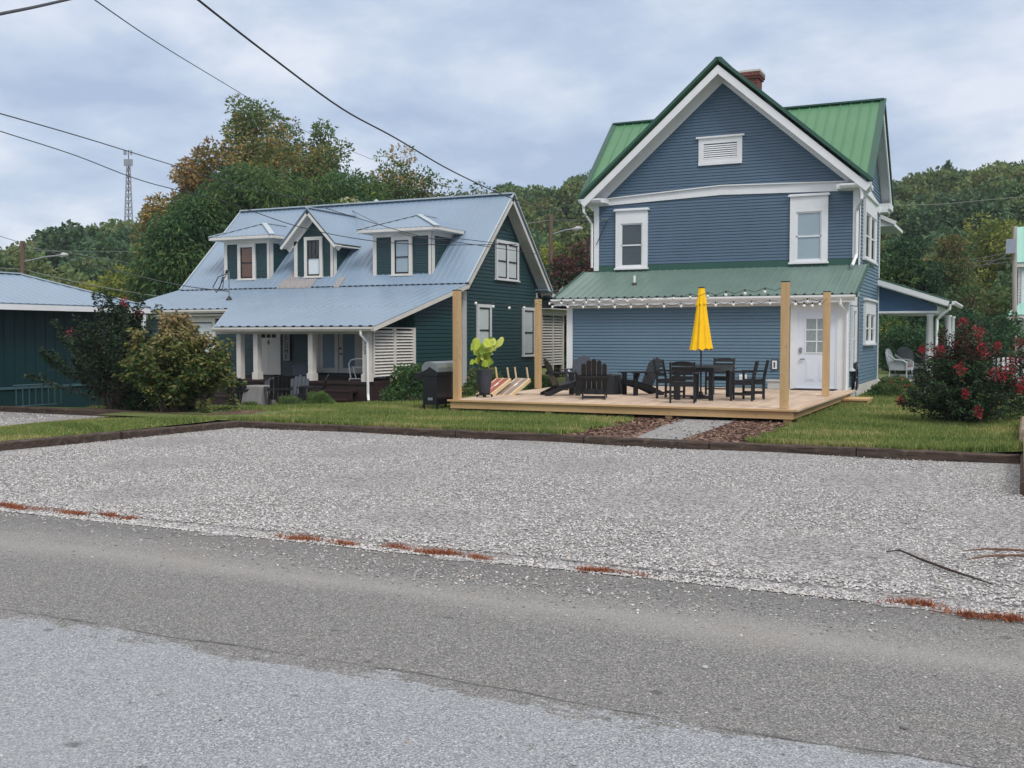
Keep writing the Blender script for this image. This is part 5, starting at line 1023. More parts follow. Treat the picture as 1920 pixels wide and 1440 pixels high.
x, y, z = -12.45, 22.5, float(gh(-12.4, 22.5)); pt = MB(); pt.lathe((x, y, z), [(.10, 0), (.10, .03), (.14, .06), (.15, .12), (.15, .28), (.12, .36), (.04, .39), (.04, .42)], mat('white_tank', (206, 200, 200), .4, .06), 20); pt.lathe((x, y, z + .38), [(.085, 0), (.09, .08), (.07, .09)], METAL, 12); tag(pt.build('propane_tank', None, smooth=True), 'white propane tank standing on the grass behind the black grill', 'gas tank')
q = MB(); x, y = -5.62, 27.85; q.box(x - .2, x + .16, y - .13, y + .13, DZ + .002, DZ + .20); q.box(x - .23, x + .19, y - .16, y + .16, DZ + .20, DZ + .25); tag(q.build('storage_box', mat('grey_plastic', (176, 178, 176), .55, .05), bevel=.012), 'small light grey plastic box behind the front right deck post', 'box')
q = MB(); q.box(-5.2, -4.1, 27.55, 28.15, DZ + .004, DZ + .02); tag(q.build('doormat', mat('dark_mat', (38, 34, 38), .95, .2, 30)), 'dark doormat on the deck in front of the white back door', 'doormat')
# hose
q = MB(); rr = random.Random(9); pts = []
for k in range(150):
    a = k * .5; r = .19 + .05 * math.sin(k * .37) + rr.uniform(-.02, .02); pts.append((XR + .10 + .05 * math.sin(k * .21), 29.15 + math.cos(a) * r * .85, .72 + math.sin(a) * (r + .14)))
q.tube(pts, .014, mat('dark_hose', (34, 40, 44), .45, .1), 6); q.tube([(XR + .14, 29.2 + .3 * math.cos(t), .42 + .28 * math.sin(t)) for t in [i * .3 for i in range(22)]], .012, METAL, 6); q.box(XR + .03, XR + .12, 29.1, 29.25, .9, 1.05, m=DARKMET); tag(q.build('garden_hose', None), 'dark garden hose coiled on the side wall of the blue house', 'hose')

# porch seats
def wicker(loc, rz, m, label, group, sc=1.0, cush=None):
    o = empty('wicker_chair', (0, 0, 0)); q = MB(); n = 12
    outl = [(-.30, .30), (-.34, .62), (-.30, .88), (-.16, 1.0), (0, 1.03), (.16, 1.0), (.30, .88), (.34, .62), (.30, .30)]
    q.hexa([(a, .26 + (z - .3) * .22 + .05, z) for a, z in outl], [(a, .26 + (z - .3) * .22, z) for a, z in outl]); q.build('backrest', m, o, bevel=.01)
    q = MB(); q.box(-.30, .30, -.28, .28, .30, .40); q.build('seat', m, o)
    for s in (-1, 1):
        q = MB(); q.tube([(s * .33, .30, .80), (s * .37, .1, .66), (s * .38, -.2, .62), (s * .36, -.30, .56), (s * .33, -.28, .30)], .035, None, 8); q.box(s * .33 - .012, s * .33 + .012, -.26, .28, .30, .6); q.build('armrest', m, o)
        for yy in (-.27, .27): MB().tube([(s * .29, yy, .32), (s * .31, yy * 1.12, 0)], .022, None, 8).build('leg', m, o)
    if cush: q = MB(); q.box(-.27, .27, -.27, .24, .401, .48); q.build('cushion', cush, o, bevel=.02)
    o.location = loc; o.rotation_euler = (0, 0, R(rz)); o.scale = (sc, sc, sc); return tag(o, label, 'chair', group)
WK = mat('white_wicker', (188, 192, 194), .7, .15, 40, bump=.4); WKG = mat('grey_wicker', (96, 104, 100), .8, .2, 40, bump=.4)
wicker((-3.25, 35.75, .42), 78, WK, 'white wicker armchair seen from the side on the blue house side porch', 'wicker seats on the side porch', .95, mat('floral_cushion', (150, 120, 112), .9, .3, 14))
wicker((-3.05, 37.2, .42), 40, WKG, 'grey wicker armchair behind the white one on the side porch', 'wicker seats on the side porch', 1.0, mat('dark_cushion', (70, 82, 76), .9, .2, 8))
gl = empty('porch_glider', (-17.75, 26.9, .46), label='white metal glider seat on the front porch behind the corner post', cat='glider'); q = MB(); x0, y0, z0 = -17.75, 26.9, .46
q = MB(); q.box(x0 - .28, x0 + .28, y0 - .5, y0 + .5, z0 + .38, z0 + .42); q.hexa([(x0 + .26, y0 - .5, z0 + .42), (x0 + .29, y0 - .5, z0 + .42), (x0 + .29, y0 + .5, z0 + .42), (x0 + .26, y0 + .5, z0 + .42)], [(x0 + .36, y0 - .35, z0 + .86), (x0 + .39, y0 - .35, z0 + .86), (x0 + .39, y0 + .35, z0 + .86), (x0 + .36, y0 + .35, z0 + .86)]); q.build('seat', WK, gl)
for s in (-1, 1):
    yy = y0 + s * .52; q = MB(); q.tube([(x0 + .3, yy, z0 + .64), (x0, yy, z0 + .66), (x0 - .28, yy, z0 + .62), (x0 - .36, yy, z0 + .5), (x0 - .3, yy, z0 + .1), (x0 - .36, yy, z0 + .0)], .022, None, 8); q.tube([(x0 - .34, yy, z0 + .05), (x0 + .3, yy, z0 + .05)], .018, None, 6); q.tube([(x0 - .2, yy, z0 + .38), (x0 - .1, yy, z0 + .06)], .016, None, 6); q.tube([(x0 + .2, yy, z0 + .38), (x0 + .1, yy, z0 + .06)], .016, None, 6); q.build('side_frame', WHITE, gl)
q = MB(); q.box(-21.1, -20.65, 26.9, 27.25, .462, .66); q.box(-21.12, -20.63, 26.88, 27.27, .66, .70); 
q2 = MB(); q2.box(-21.25, -20.7, 27.75, 28.1, .525, .80, m=mat('grey_tote', (92, 104, 116), .5)); q2.box(-21.28, -20.67, 27.72, 28.13, .80, .85, m=mat('grey_tote', (92, 104, 116), .5)); tag(q2.build('storage_tote', None), 'small grey plastic storage tote on the porch beside the welcome sign', 'storage box')
ws = MB(); ws.box(-22.0, -21.72, 28.20, 28.225, .98, 2.3); ws = ws.build('welcome_sign', mat('whitewashed_sign', (150, 148, 148), .7, .25, 8)); tag(ws, 'tall narrow grey welcome sign on the porch wall right of door 4', 'sign')
text('W\nE\nL\nC\nO\nM\nE', (-21.86, 28.195, 2.08), .20, DARKTXT, ws, line=.86, name='lettering')
# solar stake light near the bush
x, y, z = ov(360, 18.6); q = MB(); q.box(x - .05, x + .05, y - .04, y + .04, z, z + .12); q.box(x - .07, x + .07, y - .06, y + .05, z + .12, z + .15); tag(q.build('garden_light', DARKMET), 'small black garden light at the foot of the tan leaved bush', 'garden light')
# twig and branches
q = MB(); q.tube([(-.90, 8.93, .045), (-.80, 8.97, .06), (-.62, 8.72, .05), (-.40, 8.42, .05), (-.10, 8.08, .045)], [.006, .007, .010, .010, .005], None, 6); tag(q.build('fallen_stick', mat('stick_bark', (58, 46, 42), .9, .2, 20)), 'long thin dark stick lying on the gravel at the right', 'stick')
rr = random.Random(3)
for i, (a, b, lab) in enumerate((((-.34, 9.15, .06), (.25, 9.2, .08), 'upper bent twig at the right frame edge on the gravel'), ((-.30, 8.86, .05), (.25, 9.05, .08), 'lower pale twig at the right frame edge on the gravel'))):
    a = Vector(a); b = Vector(b); q = MB(); q.tube([a, a.lerp(b, .3) + Vector((0, .03, .02)), a.lerp(b, .7) + Vector((0, -.03, .03)), b], [.004, .008, .010, .012], None, 6); q.tube([a.lerp(b, .4), a.lerp(b, .4) + Vector((.1, .12, .02))], .005, None, 5); tag(q.build('twig', mat('twig_bark', (112, 84, 66), .9, .2, 20)), lab, 'twig')
# loose pebbles and clods on the road: a few big ones are things
for i, (px, py, r, lb) in enumerate(((1322, 1253, .017, 'grey stone lying on the road right of centre'), (1695, 1366, .018, 'round grey stone near the bottom right of the road'), (1490, 1190, .012, 'small pale stone on the road below the gravel edge'))):
    x, y, _ = [float(v) for v in (lambda d: (d[0] * (-CZ / d[2]), d[1] * (-CZ / d[2]), 0))(_fw + _rt * (px - 960) / F + _up * (720 - py) / F)]
    q = MB(); q.ball((x, y, r * .35), r, None, (1.2, .85, .6), 9); o = q.build('stone', SM[(1, 2, 3)[i % 3]], smooth=True); tag(o, lb, 'stone')

# ================================================================ plants
def leafmat(name, a, b, tr=.3, ov=0.0, dry=None):
    m = mat(name, a, .62, .2, 1.7, rgb2=b, trans=tr, objvar=ov, spec=.3); return m
LG1 = leafmat('leaf_deep_green', (54, 88, 58), (84, 118, 72)); LG2 = leafmat('leaf_mid_green', (72, 100, 54), (104, 130, 72)); LG3 = leafmat('leaf_yellow_green', (120, 130, 54), (160, 162, 76))
LO1 = leafmat('leaf_orange', (146, 122, 68), (168, 146, 92)); LO2 = leafmat('leaf_rust', (124, 96, 64), (146, 116, 82)); LOL = leafmat('leaf_olive', (86, 98, 56), (118, 124, 76)); LPU = leafmat('leaf_purple', (84, 54, 56), (112, 76, 74)); LPA = leafmat('leaf_pale', (160, 162, 130), (206, 204, 172))
LDK = leafmat('leaf_dark_blue_green', (32, 62, 46), (58, 92, 62)); LTAN = leafmat('leaf_tan', (134, 108, 72), (168, 136, 96))
def crown_pts(blobs, leaf, droop, flat=.8):
    C, Dv, Sz, B = [], [], [], []
    for bi, (c, r, n) in enumerate(blobs):
        d = unit(rng.normal(size=(n, 3))); rad = r * (.55 + .5 * rng.random(n) ** .6)[:, None]; p = d * rad * np.array([1, 1, flat]); C.append(p + np.array(c)); dd = d * .9 + rng.normal(0, .55, (n, 3)); dd[:, 2] -= droop; Dv.append(dd); Sz.append(rng.uniform(.6, 1.25, n) * leaf); B.append(np.full(n, bi))
    return np.concatenate(C), np.concatenate(Dv), np.concatenate(Sz), np.concatenate(B)
def crown_blobs(rx, ry, h, nb, br, nl, zc=0.0, shell=.75):
    out = []
    for _ in range(nb):
        d = rng.normal(size=3); d /= np.linalg.norm(d); k = rng.uniform(shell, 1.0) if rng.random() < .8 else rng.uniform(.2, .7)
        r = br * rng.uniform(.6, 1.3); out.append(((d[0] * rx * k, d[1] * ry * k, zc + d[2] * h * k), r, int(nl * (r / br) ** 2)))
    return out
def tree(name, x, y, z0, H, rx, h, nb, br, nl, leaf, asp, mats, probs, label, cat='tree', group=None, droop=.2, trunk=.22, tone=.7, extra=None, ry=None, shell=.7):
    """H total height; crown an ellipsoid of half height h centred at H-h"""
    o = empty(name, (x, y, z0), label=label, cat=cat, group=group); ry = ry or rx; zc = H - h - br * .4; t = MB(); tips = crown_blobs(rx - br * .5, ry - br * .5, h - br * .4, nb, br, nl, zc, shell)
    if extra: tips += extra
    top = Vector((x, y, z0 + zc)); t.tube([(x, y, z0 - .3), (x + .1, y, z0 + H * .25), (x - .08, y + .1, z0 + zc), (x, y, z0 + zc + h * .6)], [trunk, trunk * .8, trunk * .55, trunk * .15], BARK, 8)
    for c, r, n in tips[::max(1, len(tips) // 14)]:
        a = Vector((x, y, z0 + max(H * .2, (zc - h * .5) * .9))); b = Vector((x + c[0], y + c[1], z0 + c[2])); m_ = a.lerp(b, .5) + Vector((0, 0, .12 * (b - a).length)); t.tube([a, m_, b], [trunk * .4, trunk * .22, trunk * .05], BARK, 5)
    t.build('trunk', None, o, smooth=True)
    C, Dv, Sz, B = crown_pts(tips, leaf, droop); pr = np.array(probs, float)
    bt = rng.choice(len(mats), len(tips), p=pr / pr.sum()); pick = np.where(rng.random(len(B)) < tone, bt[B], rng.choice(len(mats), len(B), p=pr / pr.sum()))
    np_mesh('crown', leaves(C, Dv, Sz, asp), 4, mats, pick, o); return o
def ptree(name, px, top, wpx, d, mats, probs, label, zb=0.0, fill=.62, leaf=.16, asp=.5, nb=60, nl=170, droop=.2, group=None, tone=.7, br=None, shell=.7, trunk=.22):
    b = dep(px, top, d); H = b.z - zb; rx = wpx * d / F / 2; h = H * fill / 2 * 1.05
    return tree(name, b.x, b.y, zb, H, rx, h, nb, br or rx * .28, nl, leaf, asp, mats, probs, label, group=group, droop=droop, tone=tone, shell=shell, trunk=trunk)
TG = 'trees standing behind the teal house'
ptree('locust_tree', 345, 345, 190, 48, [LG1, LG2, LDK], [.5, .35, .15], 'feathery dark green tree at the left end of the teal house, in front', fill=.95, leaf=.30, asp=.26, nb=80, nl=330, droop=.9, group=TG, br=.9)
ptree('locust_tree', 455, 292, 340, 50, [LG1, LG2, LDK], [.5, .35, .15], 'big feathery dark green tree behind the left end of the teal house roof', fill=.92, leaf=.30, asp=.26, nb=130, nl=420, droop=.9, group=TG, br=1.0)
ptree('locust_tree', 625, 284, 300, 53, [LG1, LG2, LG3], [.45, .45, .1], 'feathery green tree rising just above the ridge beside the larger feathery tree', fill=.85, leaf=.30, asp=.26, nb=100, nl=380, droop=.9, group=TG, br=1.0)
ptree('maple_tree', 480, 156, 150, 64, [LG2, LOL, LO1, LG1], [.5, .3, .1, .1], 'tallest green tree top above all other trees behind the teal house', zb=1, fill=.5, leaf=.24, nb=85, nl=120, group=TG, tone=.6, br=.72, shell=.5)
ptree('maple_tree', 600, 196, 130, 64, [LG2, LOL, LG1], [.5, .35, .15], 'green tree top standing right of the tallest one', zb=1, fill=.45, leaf=.24, nb=60, nl=110, group=TG, tone=.6, br=.66, shell=.5)
ptree('maple_tree', 515, 208, 280, 62, [LO1, LOL, LO2, LG2], [.28, .42, .08, .22], 'broad orange and olive autumn tree between the green tree tops', zb=1, fill=.55, leaf=.24, nb=150, nl=115, group=TG, tone=.6, br=.8, shell=.5)
ptree('maple_tree', 385, 245, 110, 60, [LO1, LO2, LG2, LOL], [.35, .3, .15, .2], 'rusty orange tree at the left shoulder of the tall trees', zb=0, fill=.5, leaf=.24, nb=60, nl=120, group=TG, tone=.6, br=.7, shell=.5)
ptree('maple_tree', 345, 280, 60, 59, [LO1, LO2, LG1], [.45, .35, .2], 'small orange tree tip left of the rusty orange tree', zb=0, fill=.4, leaf=.22, nb=20, nl=150, group=TG, tone=.6, br=.6)
ptree('maple_tree', 296, 336, 80, 57, [LO1, LOL, LO2, LG1], [.4, .25, .2, .15], 'orange brown tree at the far left edge of the feathery tree', zb=0, fill=.75, leaf=.22, nb=46, nl=170, group=TG, tone=.6, br=.65)
ptree('shrubby_tree', 640, 352, 80, 47, [LPA, LG3, LG2], [.5, .25, .25], 'small tree with pale whitish leaves just above the teal house ridge', zb=0, fill=.4, leaf=.2, nb=16, nl=110, br=.5, group=TG)
for px, tp, wd, d, pr, lb in ((655, 292, 160, 66, [.3, .3, .2, .2], 'olive tree right beside the feathery trees'), (742, 258, 165, 70, [.5, .25, .15, .1], 'tallest dark green tree over the middle of the teal house ridge'), (815, 292, 160, 72, [.45, .3, .15, .1], 'green tree over the right dormer of the teal house'), (700, 330, 130, 66, [.3, .4, .2, .1], 'olive green tree low over the teal house ridge'), (885, 326, 150, 74, [.4, .4, .1, .1], 'green tree behind the right end of the teal ridge'), (945, 344, 120, 80, [.3, .5, .1, .1], 'olive tree just above the teal gable peak')):
    ptree('oak_tree', px, tp, wd, d, [LG1, LOL, LG2, LO1], pr, lb, zb=1, fill=.8, leaf=.26, nb=95, nl=120, group=TG, br=.75, shell=.5)
BG = 'trees and bushes between and behind the houses'
ptree('plum_tree', 1085, 425, 120, 47, [LPU, LO2, LDK], [.75, .1, .15], 'dark red leaved tree between the two houses', fill=.95, leaf=.2, nb=60, nl=170, group=BG, br=.6)
ptree('plum_tree', 1040, 490, 90, 46, [LPU, LG1, LDK], [.6, .2, .2], 'lower dark red tree behind the teal gable eave', fill=.95, leaf=.2, nb=34, nl=170, group=BG, br=.5)
ptree('round_tree', 1048, 442, 70, 72, [LG3, LG2], [.7, .3], 'yellow green round tree behind the utility pole between the houses', zb=2, fill=.85, leaf=.22, nb=34, nl=160, group=BG, br=.6)
ptree('dark_tree', 1700, 425, 130, 56, [LDK, LG1, LG2], [.35, .45, .2], 'dense dark green tree right of the blue house above its side porch', fill=.92, leaf=.22, nb=90, nl=240, group=BG, br=.62, tone=.8)
ptree('brown_tree', 1775, 428, 120, 62, [LOL, LTAN, LO2, LG1], [.45, .15, .15, .25], 'brownish olive tree right of the dense dark green one', zb=1, fill=.9, leaf=.2, nb=60, nl=200, group=BG, br=.65)
ptree('yellow_tree', 1868, 395, 150, 78, [LG3, LG2, LOL], [.5, .35, .15], 'large yellow green tree at the right edge on the lower hillside', zb=3, fill=.88, leaf=.28, nb=70, nl=160, group=BG, br=.9)
ptree('yellow_tree', 1935, 402, 70, 80, [LG3, LG2], [.6, .4], 'yellow green tree cut by the right frame edge', zb=3, fill=.88, leaf=.28, nb=30, nl=160, group=BG, br=.8)
ptree('broad_tree', 1830, 500, 170, 60, [LOL, LG2, LG1], [.4, .4, .2], 'olive green bushy tree left of the mint roofed house', zb=0, fill=.95, leaf=.22, nb=60, nl=160, group=BG, br=.7)
ptree('dark_shrub', 1830, 565, 190, 43, [LDK, LG1], [.7, .3], 'dark shrub mass behind the red flowering bush', zb=.1, fill=1.0, leaf=.16, nb=60, nl=200, group=BG, br=.45)
ptree('dark_shrub', 1715, 600, 130, 46, [LDK, LG1, LG2], [.5, .35, .15], 'dark shrub seen through the side porch opening', zb=.1, fill=1.0, leaf=.16, nb=46, nl=180, group=BG, br=.45)
ptree('dark_shrub', 1670, 590, 80, 50, [LG2, LG3, LG1], [.4, .2, .4], 'mid green shrub behind the wicker armchair on the side porch', zb=.1, fill=1.0, leaf=.16, nb=30, nl=160, group=BG, br=.45)
ptree('low_tree', 230, 492, 110, 62, [LG3, LG2], [.75, .25], 'yellow green tree over the teal outbuilding roof, left of the feathery tree', zb=0, fill=.8, leaf=.2, nb=44, nl=150, group=BG, br=.6)
ptree('low_tree', 165, 512, 80, 64, [LG3, LO1], [.85, .15], 'bright yellow small tree over the teal outbuilding roof', zb=0, fill=.8, leaf=.2, nb=26, nl=140, group=BG, br=.55)
ptree('low_tree', 1062, 600, 50, 50, [LG2, LG1], [.5, .5], 'green shrub glimpsed between the louvred screen and the blue house', zb=0, fill=1.0, leaf=.15, nb=20, nl=140, group=BG, br=.4)

# hills
def ridge(phi):                          # ground height of the ridge against the bearing in image columns
    px = 960 + F * np.tan(np.clip(phi, -1.2, 1.2)); return np.interp(px, [-3000, -200, 60, 150, 230, 330, 700, 900, 1010, 1110, 1400, 1660, 1780, 1920, 2300, 5000], [3, 5, 9.5, 13.5, 13.5, 13, 16, 21.5, 21.5, 22.5, 23, 21.5, 22.5, 22.5, 23, 10])
def hill(r, phi): return -.9 + (ridge(phi) + .9) * sstep((r - 62) / 138) - 8 * sstep((r - 215) / 80)
rs = np.r_[ar(56, 216, 8), ar(220, 301, 20)]; ph = np.radians(ar(-62, 62.1, 2)); RR, PP = np.meshgrid(rs, ph); HX = RR * np.sin(PP - 0) ; bear = PP
cx_ = RR * (np.sin(PP) * math.cos(TH) - np.cos(PP) * math.sin(TH)); cy_ = RR * (np.sin(PP) * math.sin(TH) + np.cos(PP) * math.cos(TH)); HZ = hill(RR, PP)
me = bpy.data.meshes.new('hills'); nx = len(rs); me.from_pydata(np.stack([cx_, cy_, HZ], -1).reshape(-1, 3).tolist(), [], [(j * nx + i, j * nx + i + 1, (j + 1) * nx + i + 1, (j + 1) * nx + i) for j in range(len(ph) - 1) for i in range(nx - 1)])
me.materials.append(mat('forest_floor', (52, 58, 34), .95, .25, .3)); me.update(); o = bpy.data.objects.new('hills', me); COL.objects.link(o); o['kind'] = 'structure'
protos = []
HT = [leafmat('hill_dark', (60, 90, 64), (88, 116, 80), .25, .14), leafmat('hill_green', (86, 112, 66), (112, 132, 80), .25, .14), leafmat('hill_olive', (98, 114, 66), (122, 132, 82), .25, .14), leafmat('hill_brown', (116, 110, 72), (138, 128, 90), .25, .12)]
for v in range(8):
    H = 1.0; bl = crown_blobs(3.0, 3.0, 3.0, 60, 1.15, 120, 6.0, .6); C, Dv, Sz, B = crown_pts(bl, .50, .1); p = [[.7, .3, 0, 0], [.5, .4, .1, 0], [.2, .6, .2, 0], [.1, .4, .5, 0], [0, .3, .6, .1], [0, .1, .5, .4], [.8, .2, 0, 0], [.3, .5, .2, 0]][v]
    if v == 6: C[:, :2] *= (1 - .75 * np.clip((C[:, 2:3] - 3) / 7, 0, 1)) * 1.0; C[:, 2] *= 1.15
    bt = rng.choice(4, len(bl), p=p); pick = np.where(rng.random(len(B)) < .88, bt[B], rng.choice(4, len(B), p=p)); o = np_mesh('hillside_tree', leaves(C, Dv, Sz, .75), 4, HT, pick); protos.append(o)
kinds = ['dark green', 'deep green', 'mid green', 'olive green', 'olive', 'brownish', 'pointed dark', 'leafy green']
cand = []
r_ = 72.0
while r_ < 212:
    step = 6.3; n = int(r_ * R(62) / step)
    for i in range(n):
        phi = (i + rng.uniform(-.35, .35)) / n * R(62) - R(31); rr2 = r_ + rng.uniform(-2.5, 2.5); px = 960 + F * math.tan(phi)
        if not (-60 < px < 480 or 860 < px < 1180 or 1600 < px < 1990): continue
        if 430 < px < 480 or (px < 430 and rr2 < 95): 
            if rng.random() < .4: continue
        cand.append((rr2, phi, px))
    r_ += 9.0 if r_ > 110 else 8
random.shuffle(cand); cnt = [0] * 8
while len(cand) < 60: break
cand = cand[:292]; print('hill trees', len(cand))
for i, (r, phi, px) in enumerate(cand):
    v = int(rng.choice(8, p=[.17, .17, .17, .16, .11, .07, .05, .10])); src = protos[v]; c = src if cnt[v] == 0 else src.copy()
    if cnt[v]: COL.objects.link(c)
    cnt[v] += 1; sc = rng.uniform(.72, 1.15) * (1.0 if r > 110 else .9)
    c.location = (r * (math.sin(phi) * math.cos(TH) - math.cos(phi) * math.sin(TH)), r * (math.sin(phi) * math.sin(TH) + math.cos(phi) * math.cos(TH)), float(hill(r, phi)) - 2.2 * sc); c.scale = (sc * rng.uniform(.9, 1.15), sc * rng.uniform(.9, 1.15), sc); c.rotation_euler = (0, 0, rng.uniform(0, 6.28))
    side = 'left hillside' if px < 500 else ('hillside between the two houses' if px < 1300 else 'hillside right of the blue house')
    tag(c, kinds[v] + ' broadleaf tree among others on the wooded ' + side, 'tree', kinds[v] + ' trees on the wooded ' + side)

# shrubs near the houses
def stem_bush(name, x, y, z, H, spread, nst, leafn, leaf, mats, probs, label, cat='bush', flowers=None, fl_n=0, lean=0.0, droop=.1, base=.18, stemr=.012, low=.12, asp=.5, az=None, group=None, jit=.05, wide=.72):
    o = empty(name, (x, y, z), label=label, cat=cat, group=group); st = MB(); C, Dv, Sz = [], [], []; tips = []
    for k in range(nst):
        a = rng.uniform(0, 6.283) if az is None else az[k % len(az)] + rng.normal(0, .2); tl = rng.uniform(0, 1.08) ** .8; h = H * (1 - wide * tl ** 2.2) * rng.uniform(.62, 1.0); out = spread * tl
        p0 = np.array([x + rng.normal(0, base * .4), y + rng.normal(0, base * .4), z]); p3 = np.array([x + math.cos(a) * out + lean * h, y + math.sin(a) * out, z + h]); p1 = p0 * .55 + p3 * .45 + np.array([-math.cos(a), -math.sin(a), 0]) * out * .12 + rng.normal(0, jit, 3); p2 = p0 * .25 + p3 * .75 + rng.normal(0, jit, 3)
        pts = [p0, p1, p2, p3]; st.tube([tuple(p) for p in pts], [stemr, stemr * .8, stemr * .5, stemr * .2], None, 5); tips.append(p3)
        t = rng.uniform(low, 1.0, leafn) ** .8; seg = np.minimum((t * 3).astype(int), 2); f = t * 3 - seg; P_ = np.array(pts); c = P_[seg] * (1 - f)[:, None] + P_[seg + 1] * f[:, None]; d = rng.normal(size=(leafn, 3)); d[:, 2] = d[:, 2] * .4 + .25 - droop; sp = .06 + .13 * (1 - t)[:, None]
        C.append(c + unit(d) * sp * rng.random((leafn, 1))); Dv.append(d); Sz.append(rng.uniform(.6, 1.2, leafn) * leaf)
    st.build('stems', mat('shrub_stem', (72, 58, 50), .9, .2, 10), o); C = np.concatenate(C); Dv = np.concatenate(Dv); Sz = np.concatenate(Sz)
    if callable(probs): pick = probs(C)
    else: pick = rng.choice(len(mats), len(C), p=np.array(probs) / sum(probs))
    V = leaves(C, Dv, Sz, asp); V = V - np.array([x, y, z]); np_mesh('foliage', V, 4, mats, pick, o)
    if flowers:
        idx = sorted(range(len(tips)), key=lambda i: -tips[i][2]); rng.shuffle(idx); fc, fd, fs = [], [], []
        for i in idx[:fl_n]:
            q = tips[i] + np.array([0, 0, .02]); n = 70; d = rng.normal(size=(n, 3)); rad = rng.uniform(.6, 1.2); fc.append(q + d * np.array([.040, .040, .055]) * rad); fd.append(d); fs.append(rng.uniform(.022, .045, n))
        V = leaves(np.concatenate(fc), np.concatenate(fd), np.concatenate(fs), .9) - np.array([x, y, z]); np_mesh('flowers', V, 4, flowers, rng.integers(0, len(flowers), len(V) // 4), o)
    return o
FR = [mat('crimson_flower', (170, 20, 50), .6, .2, 12, trans=.2), mat('deep_red_flower', (138, 16, 44), .6, .2, 12, trans=.2)]
MYR = [leafmat('myrtle_green', (26, 46, 32), (48, 72, 46), .15), leafmat('myrtle_mid', (52, 78, 48), (78, 102, 62), .15), leafmat('myrtle_wine', (70, 34, 40), (96, 50, 52), .15)]
CG = 'crape myrtle bushes with red flowers'
stem_bush('crape_myrtle', -.86, 21.5, .14, 2.0, 1.12, 165, 200, .062, MYR, lambda C: np.where((C[:, 2] > 1.35) & (rng.random(len(C)) < .45), 2, rng.choice(2, len(C), p=[.68, .32])), 'large dark bush covered in crimson flower clusters on the right lawn', flowers=FR, fl_n=36, group=CG, base=.3)
stem_bush('crape_myrtle', .55, 24.2, .14, 1.9, 1.1, 70, 150, .062, MYR, [.6, .25, .15], 'second red flowering bush, cut by the right frame edge', flowers=FR, fl_n=34, group=CG, base=.3)
x, y, z = -18.75, 17.9, 0.0
stem_bush('crape_myrtle', x, y, z, 2.95, 1.9, 54, 340, .085, [MYR[0], MYR[1], leafmat('myrtle_black', (18, 26, 26), (34, 46, 40), .1)], [.5, .18, .32], 'tall dark upright bush with few red blooms before the teal outbuilding', flowers=FR, fl_n=3, group=CG, base=.3, az=[0.2, .6, 3.2, 3.6, 1.5, 4.4, 2.6, 5.6], wide=.5)
def vib(C): h = (C[:, 2] - .1) / 2.1 + rng.normal(0, .13, len(C)); return np.where(h > .95, 3, np.where(h > .72, rng.choice([1, 2, 3], len(C), p=[.35, .5, .15]), rng.choice([0, 1, 2], len(C), p=[.55, .35, .1])))
VB = [leafmat('dogwood_green', (44, 70, 36), (68, 94, 46), .2), leafmat('dogwood_light', (96, 106, 52), (128, 132, 72), .25), leafmat('dogwood_olive', (116, 112, 66), (146, 136, 88), .25), leafmat('dogwood_tan', (140, 122, 86), (164, 146, 110), .25)]
stem_bush('leafy_bush', -16.85, 17.7, .1, 2.3, 1.25, 100, 190, .13, VB, vib, 'wide leafy bush turning tan at the top, left of the front porch', droop=.7, base=.4, group='large bushes at the left lawn edge', jit=.12, asp=.42, wide=.42)
stem_bush('leafy_bush', -16.4, 18.2, .1, 1.9, .9, 9, 120, .13, VB, [.5, .35, .15, 0], 'lower green bush leaning right out of the wide tan topped bush', droop=.6, base=.3, lean=.22, group='large bushes at the left lawn edge', jit=.12, asp=.42)
def mound(name, x, y, z, rx, h, nl, leaf, mats, probs, label, cat='shrub', fl=None, nf=0, asp=.45, ry=None):
    n = nl; d = unit(rng.normal(size=(n, 3))); d[:, 2] = np.abs(d[:, 2]); ry = ry or rx; lump = 1 + .12 * np.sin(d[:, 0] * 7 + 1) * np.sin(d[:, 1] * 6) + .08 * np.sin(d[:, 2] * 9); r = (rng.uniform(.5, 1.0, n) ** .5 * lump)[:, None]
    C = d * r * np.array([rx, ry, h]) + np.array([x, y, z]); Dv = d + rng.normal(0, .6, (n, 3)); mats = list(mats); pick = rng.choice(len(mats), n, p=np.array(probs) / sum(probs)); V = leaves(C, Dv, rng.uniform(.6, 1.2, n) * leaf, asp)
    if fl:
        k = len(mats); mats += fl; d = unit(rng.normal(size=(nf, 3))); d[:, 2] = np.abs(d[:, 2]); q = d * np.array([rx, ry, h]) * 1.02 + np.array([x, y, z]); q = np.repeat(q, 14, 0) + rng.normal(0, .022, (nf * 14, 3)); V = np.concatenate([V, leaves(q, rng.normal(size=q.shape), rng.uniform(.02, .04, len(q)), .8)]); pick = np.r_[pick, k + rng.integers(0, len(fl), len(q))]
    return tag(np_mesh(name, V, 4, mats, pick), label, cat)
mound('rhododendron', -15.1, 25.1, .0, .80, .92, 5200, .11, [LG1, LG2, LDK], [.4, .35, .25], 'dark glossy leaved shrub beside the louvred porch screen', fl=[LPA], nf=10)
mound('rhododendron', -14.2, 27.8, .0, .75, .80, 3600, .10, [LG1, LG2, LO2], [.45, .35, .2], 'dark shrub with bronze leaves between the grill and the plant pot')
x, y, z = ov(597, 23.2); mound('round_shrub', x, y, z, .42, .36, 5200, .04, [LG2, leafmat('boxwood', (84, 112, 56), (112, 138, 78))], [.4, .6], 'clipped round light green shrub before the fire pit chairs')
x, y, z = ov(543, 22.75); mound('low_shrub', x, y, z, .40, .26, 2200, .07, [LOL, LG2, LG1], [.4, .3, .3], 'low greyish spiky plant between two fire pit chairs', asp=.2)
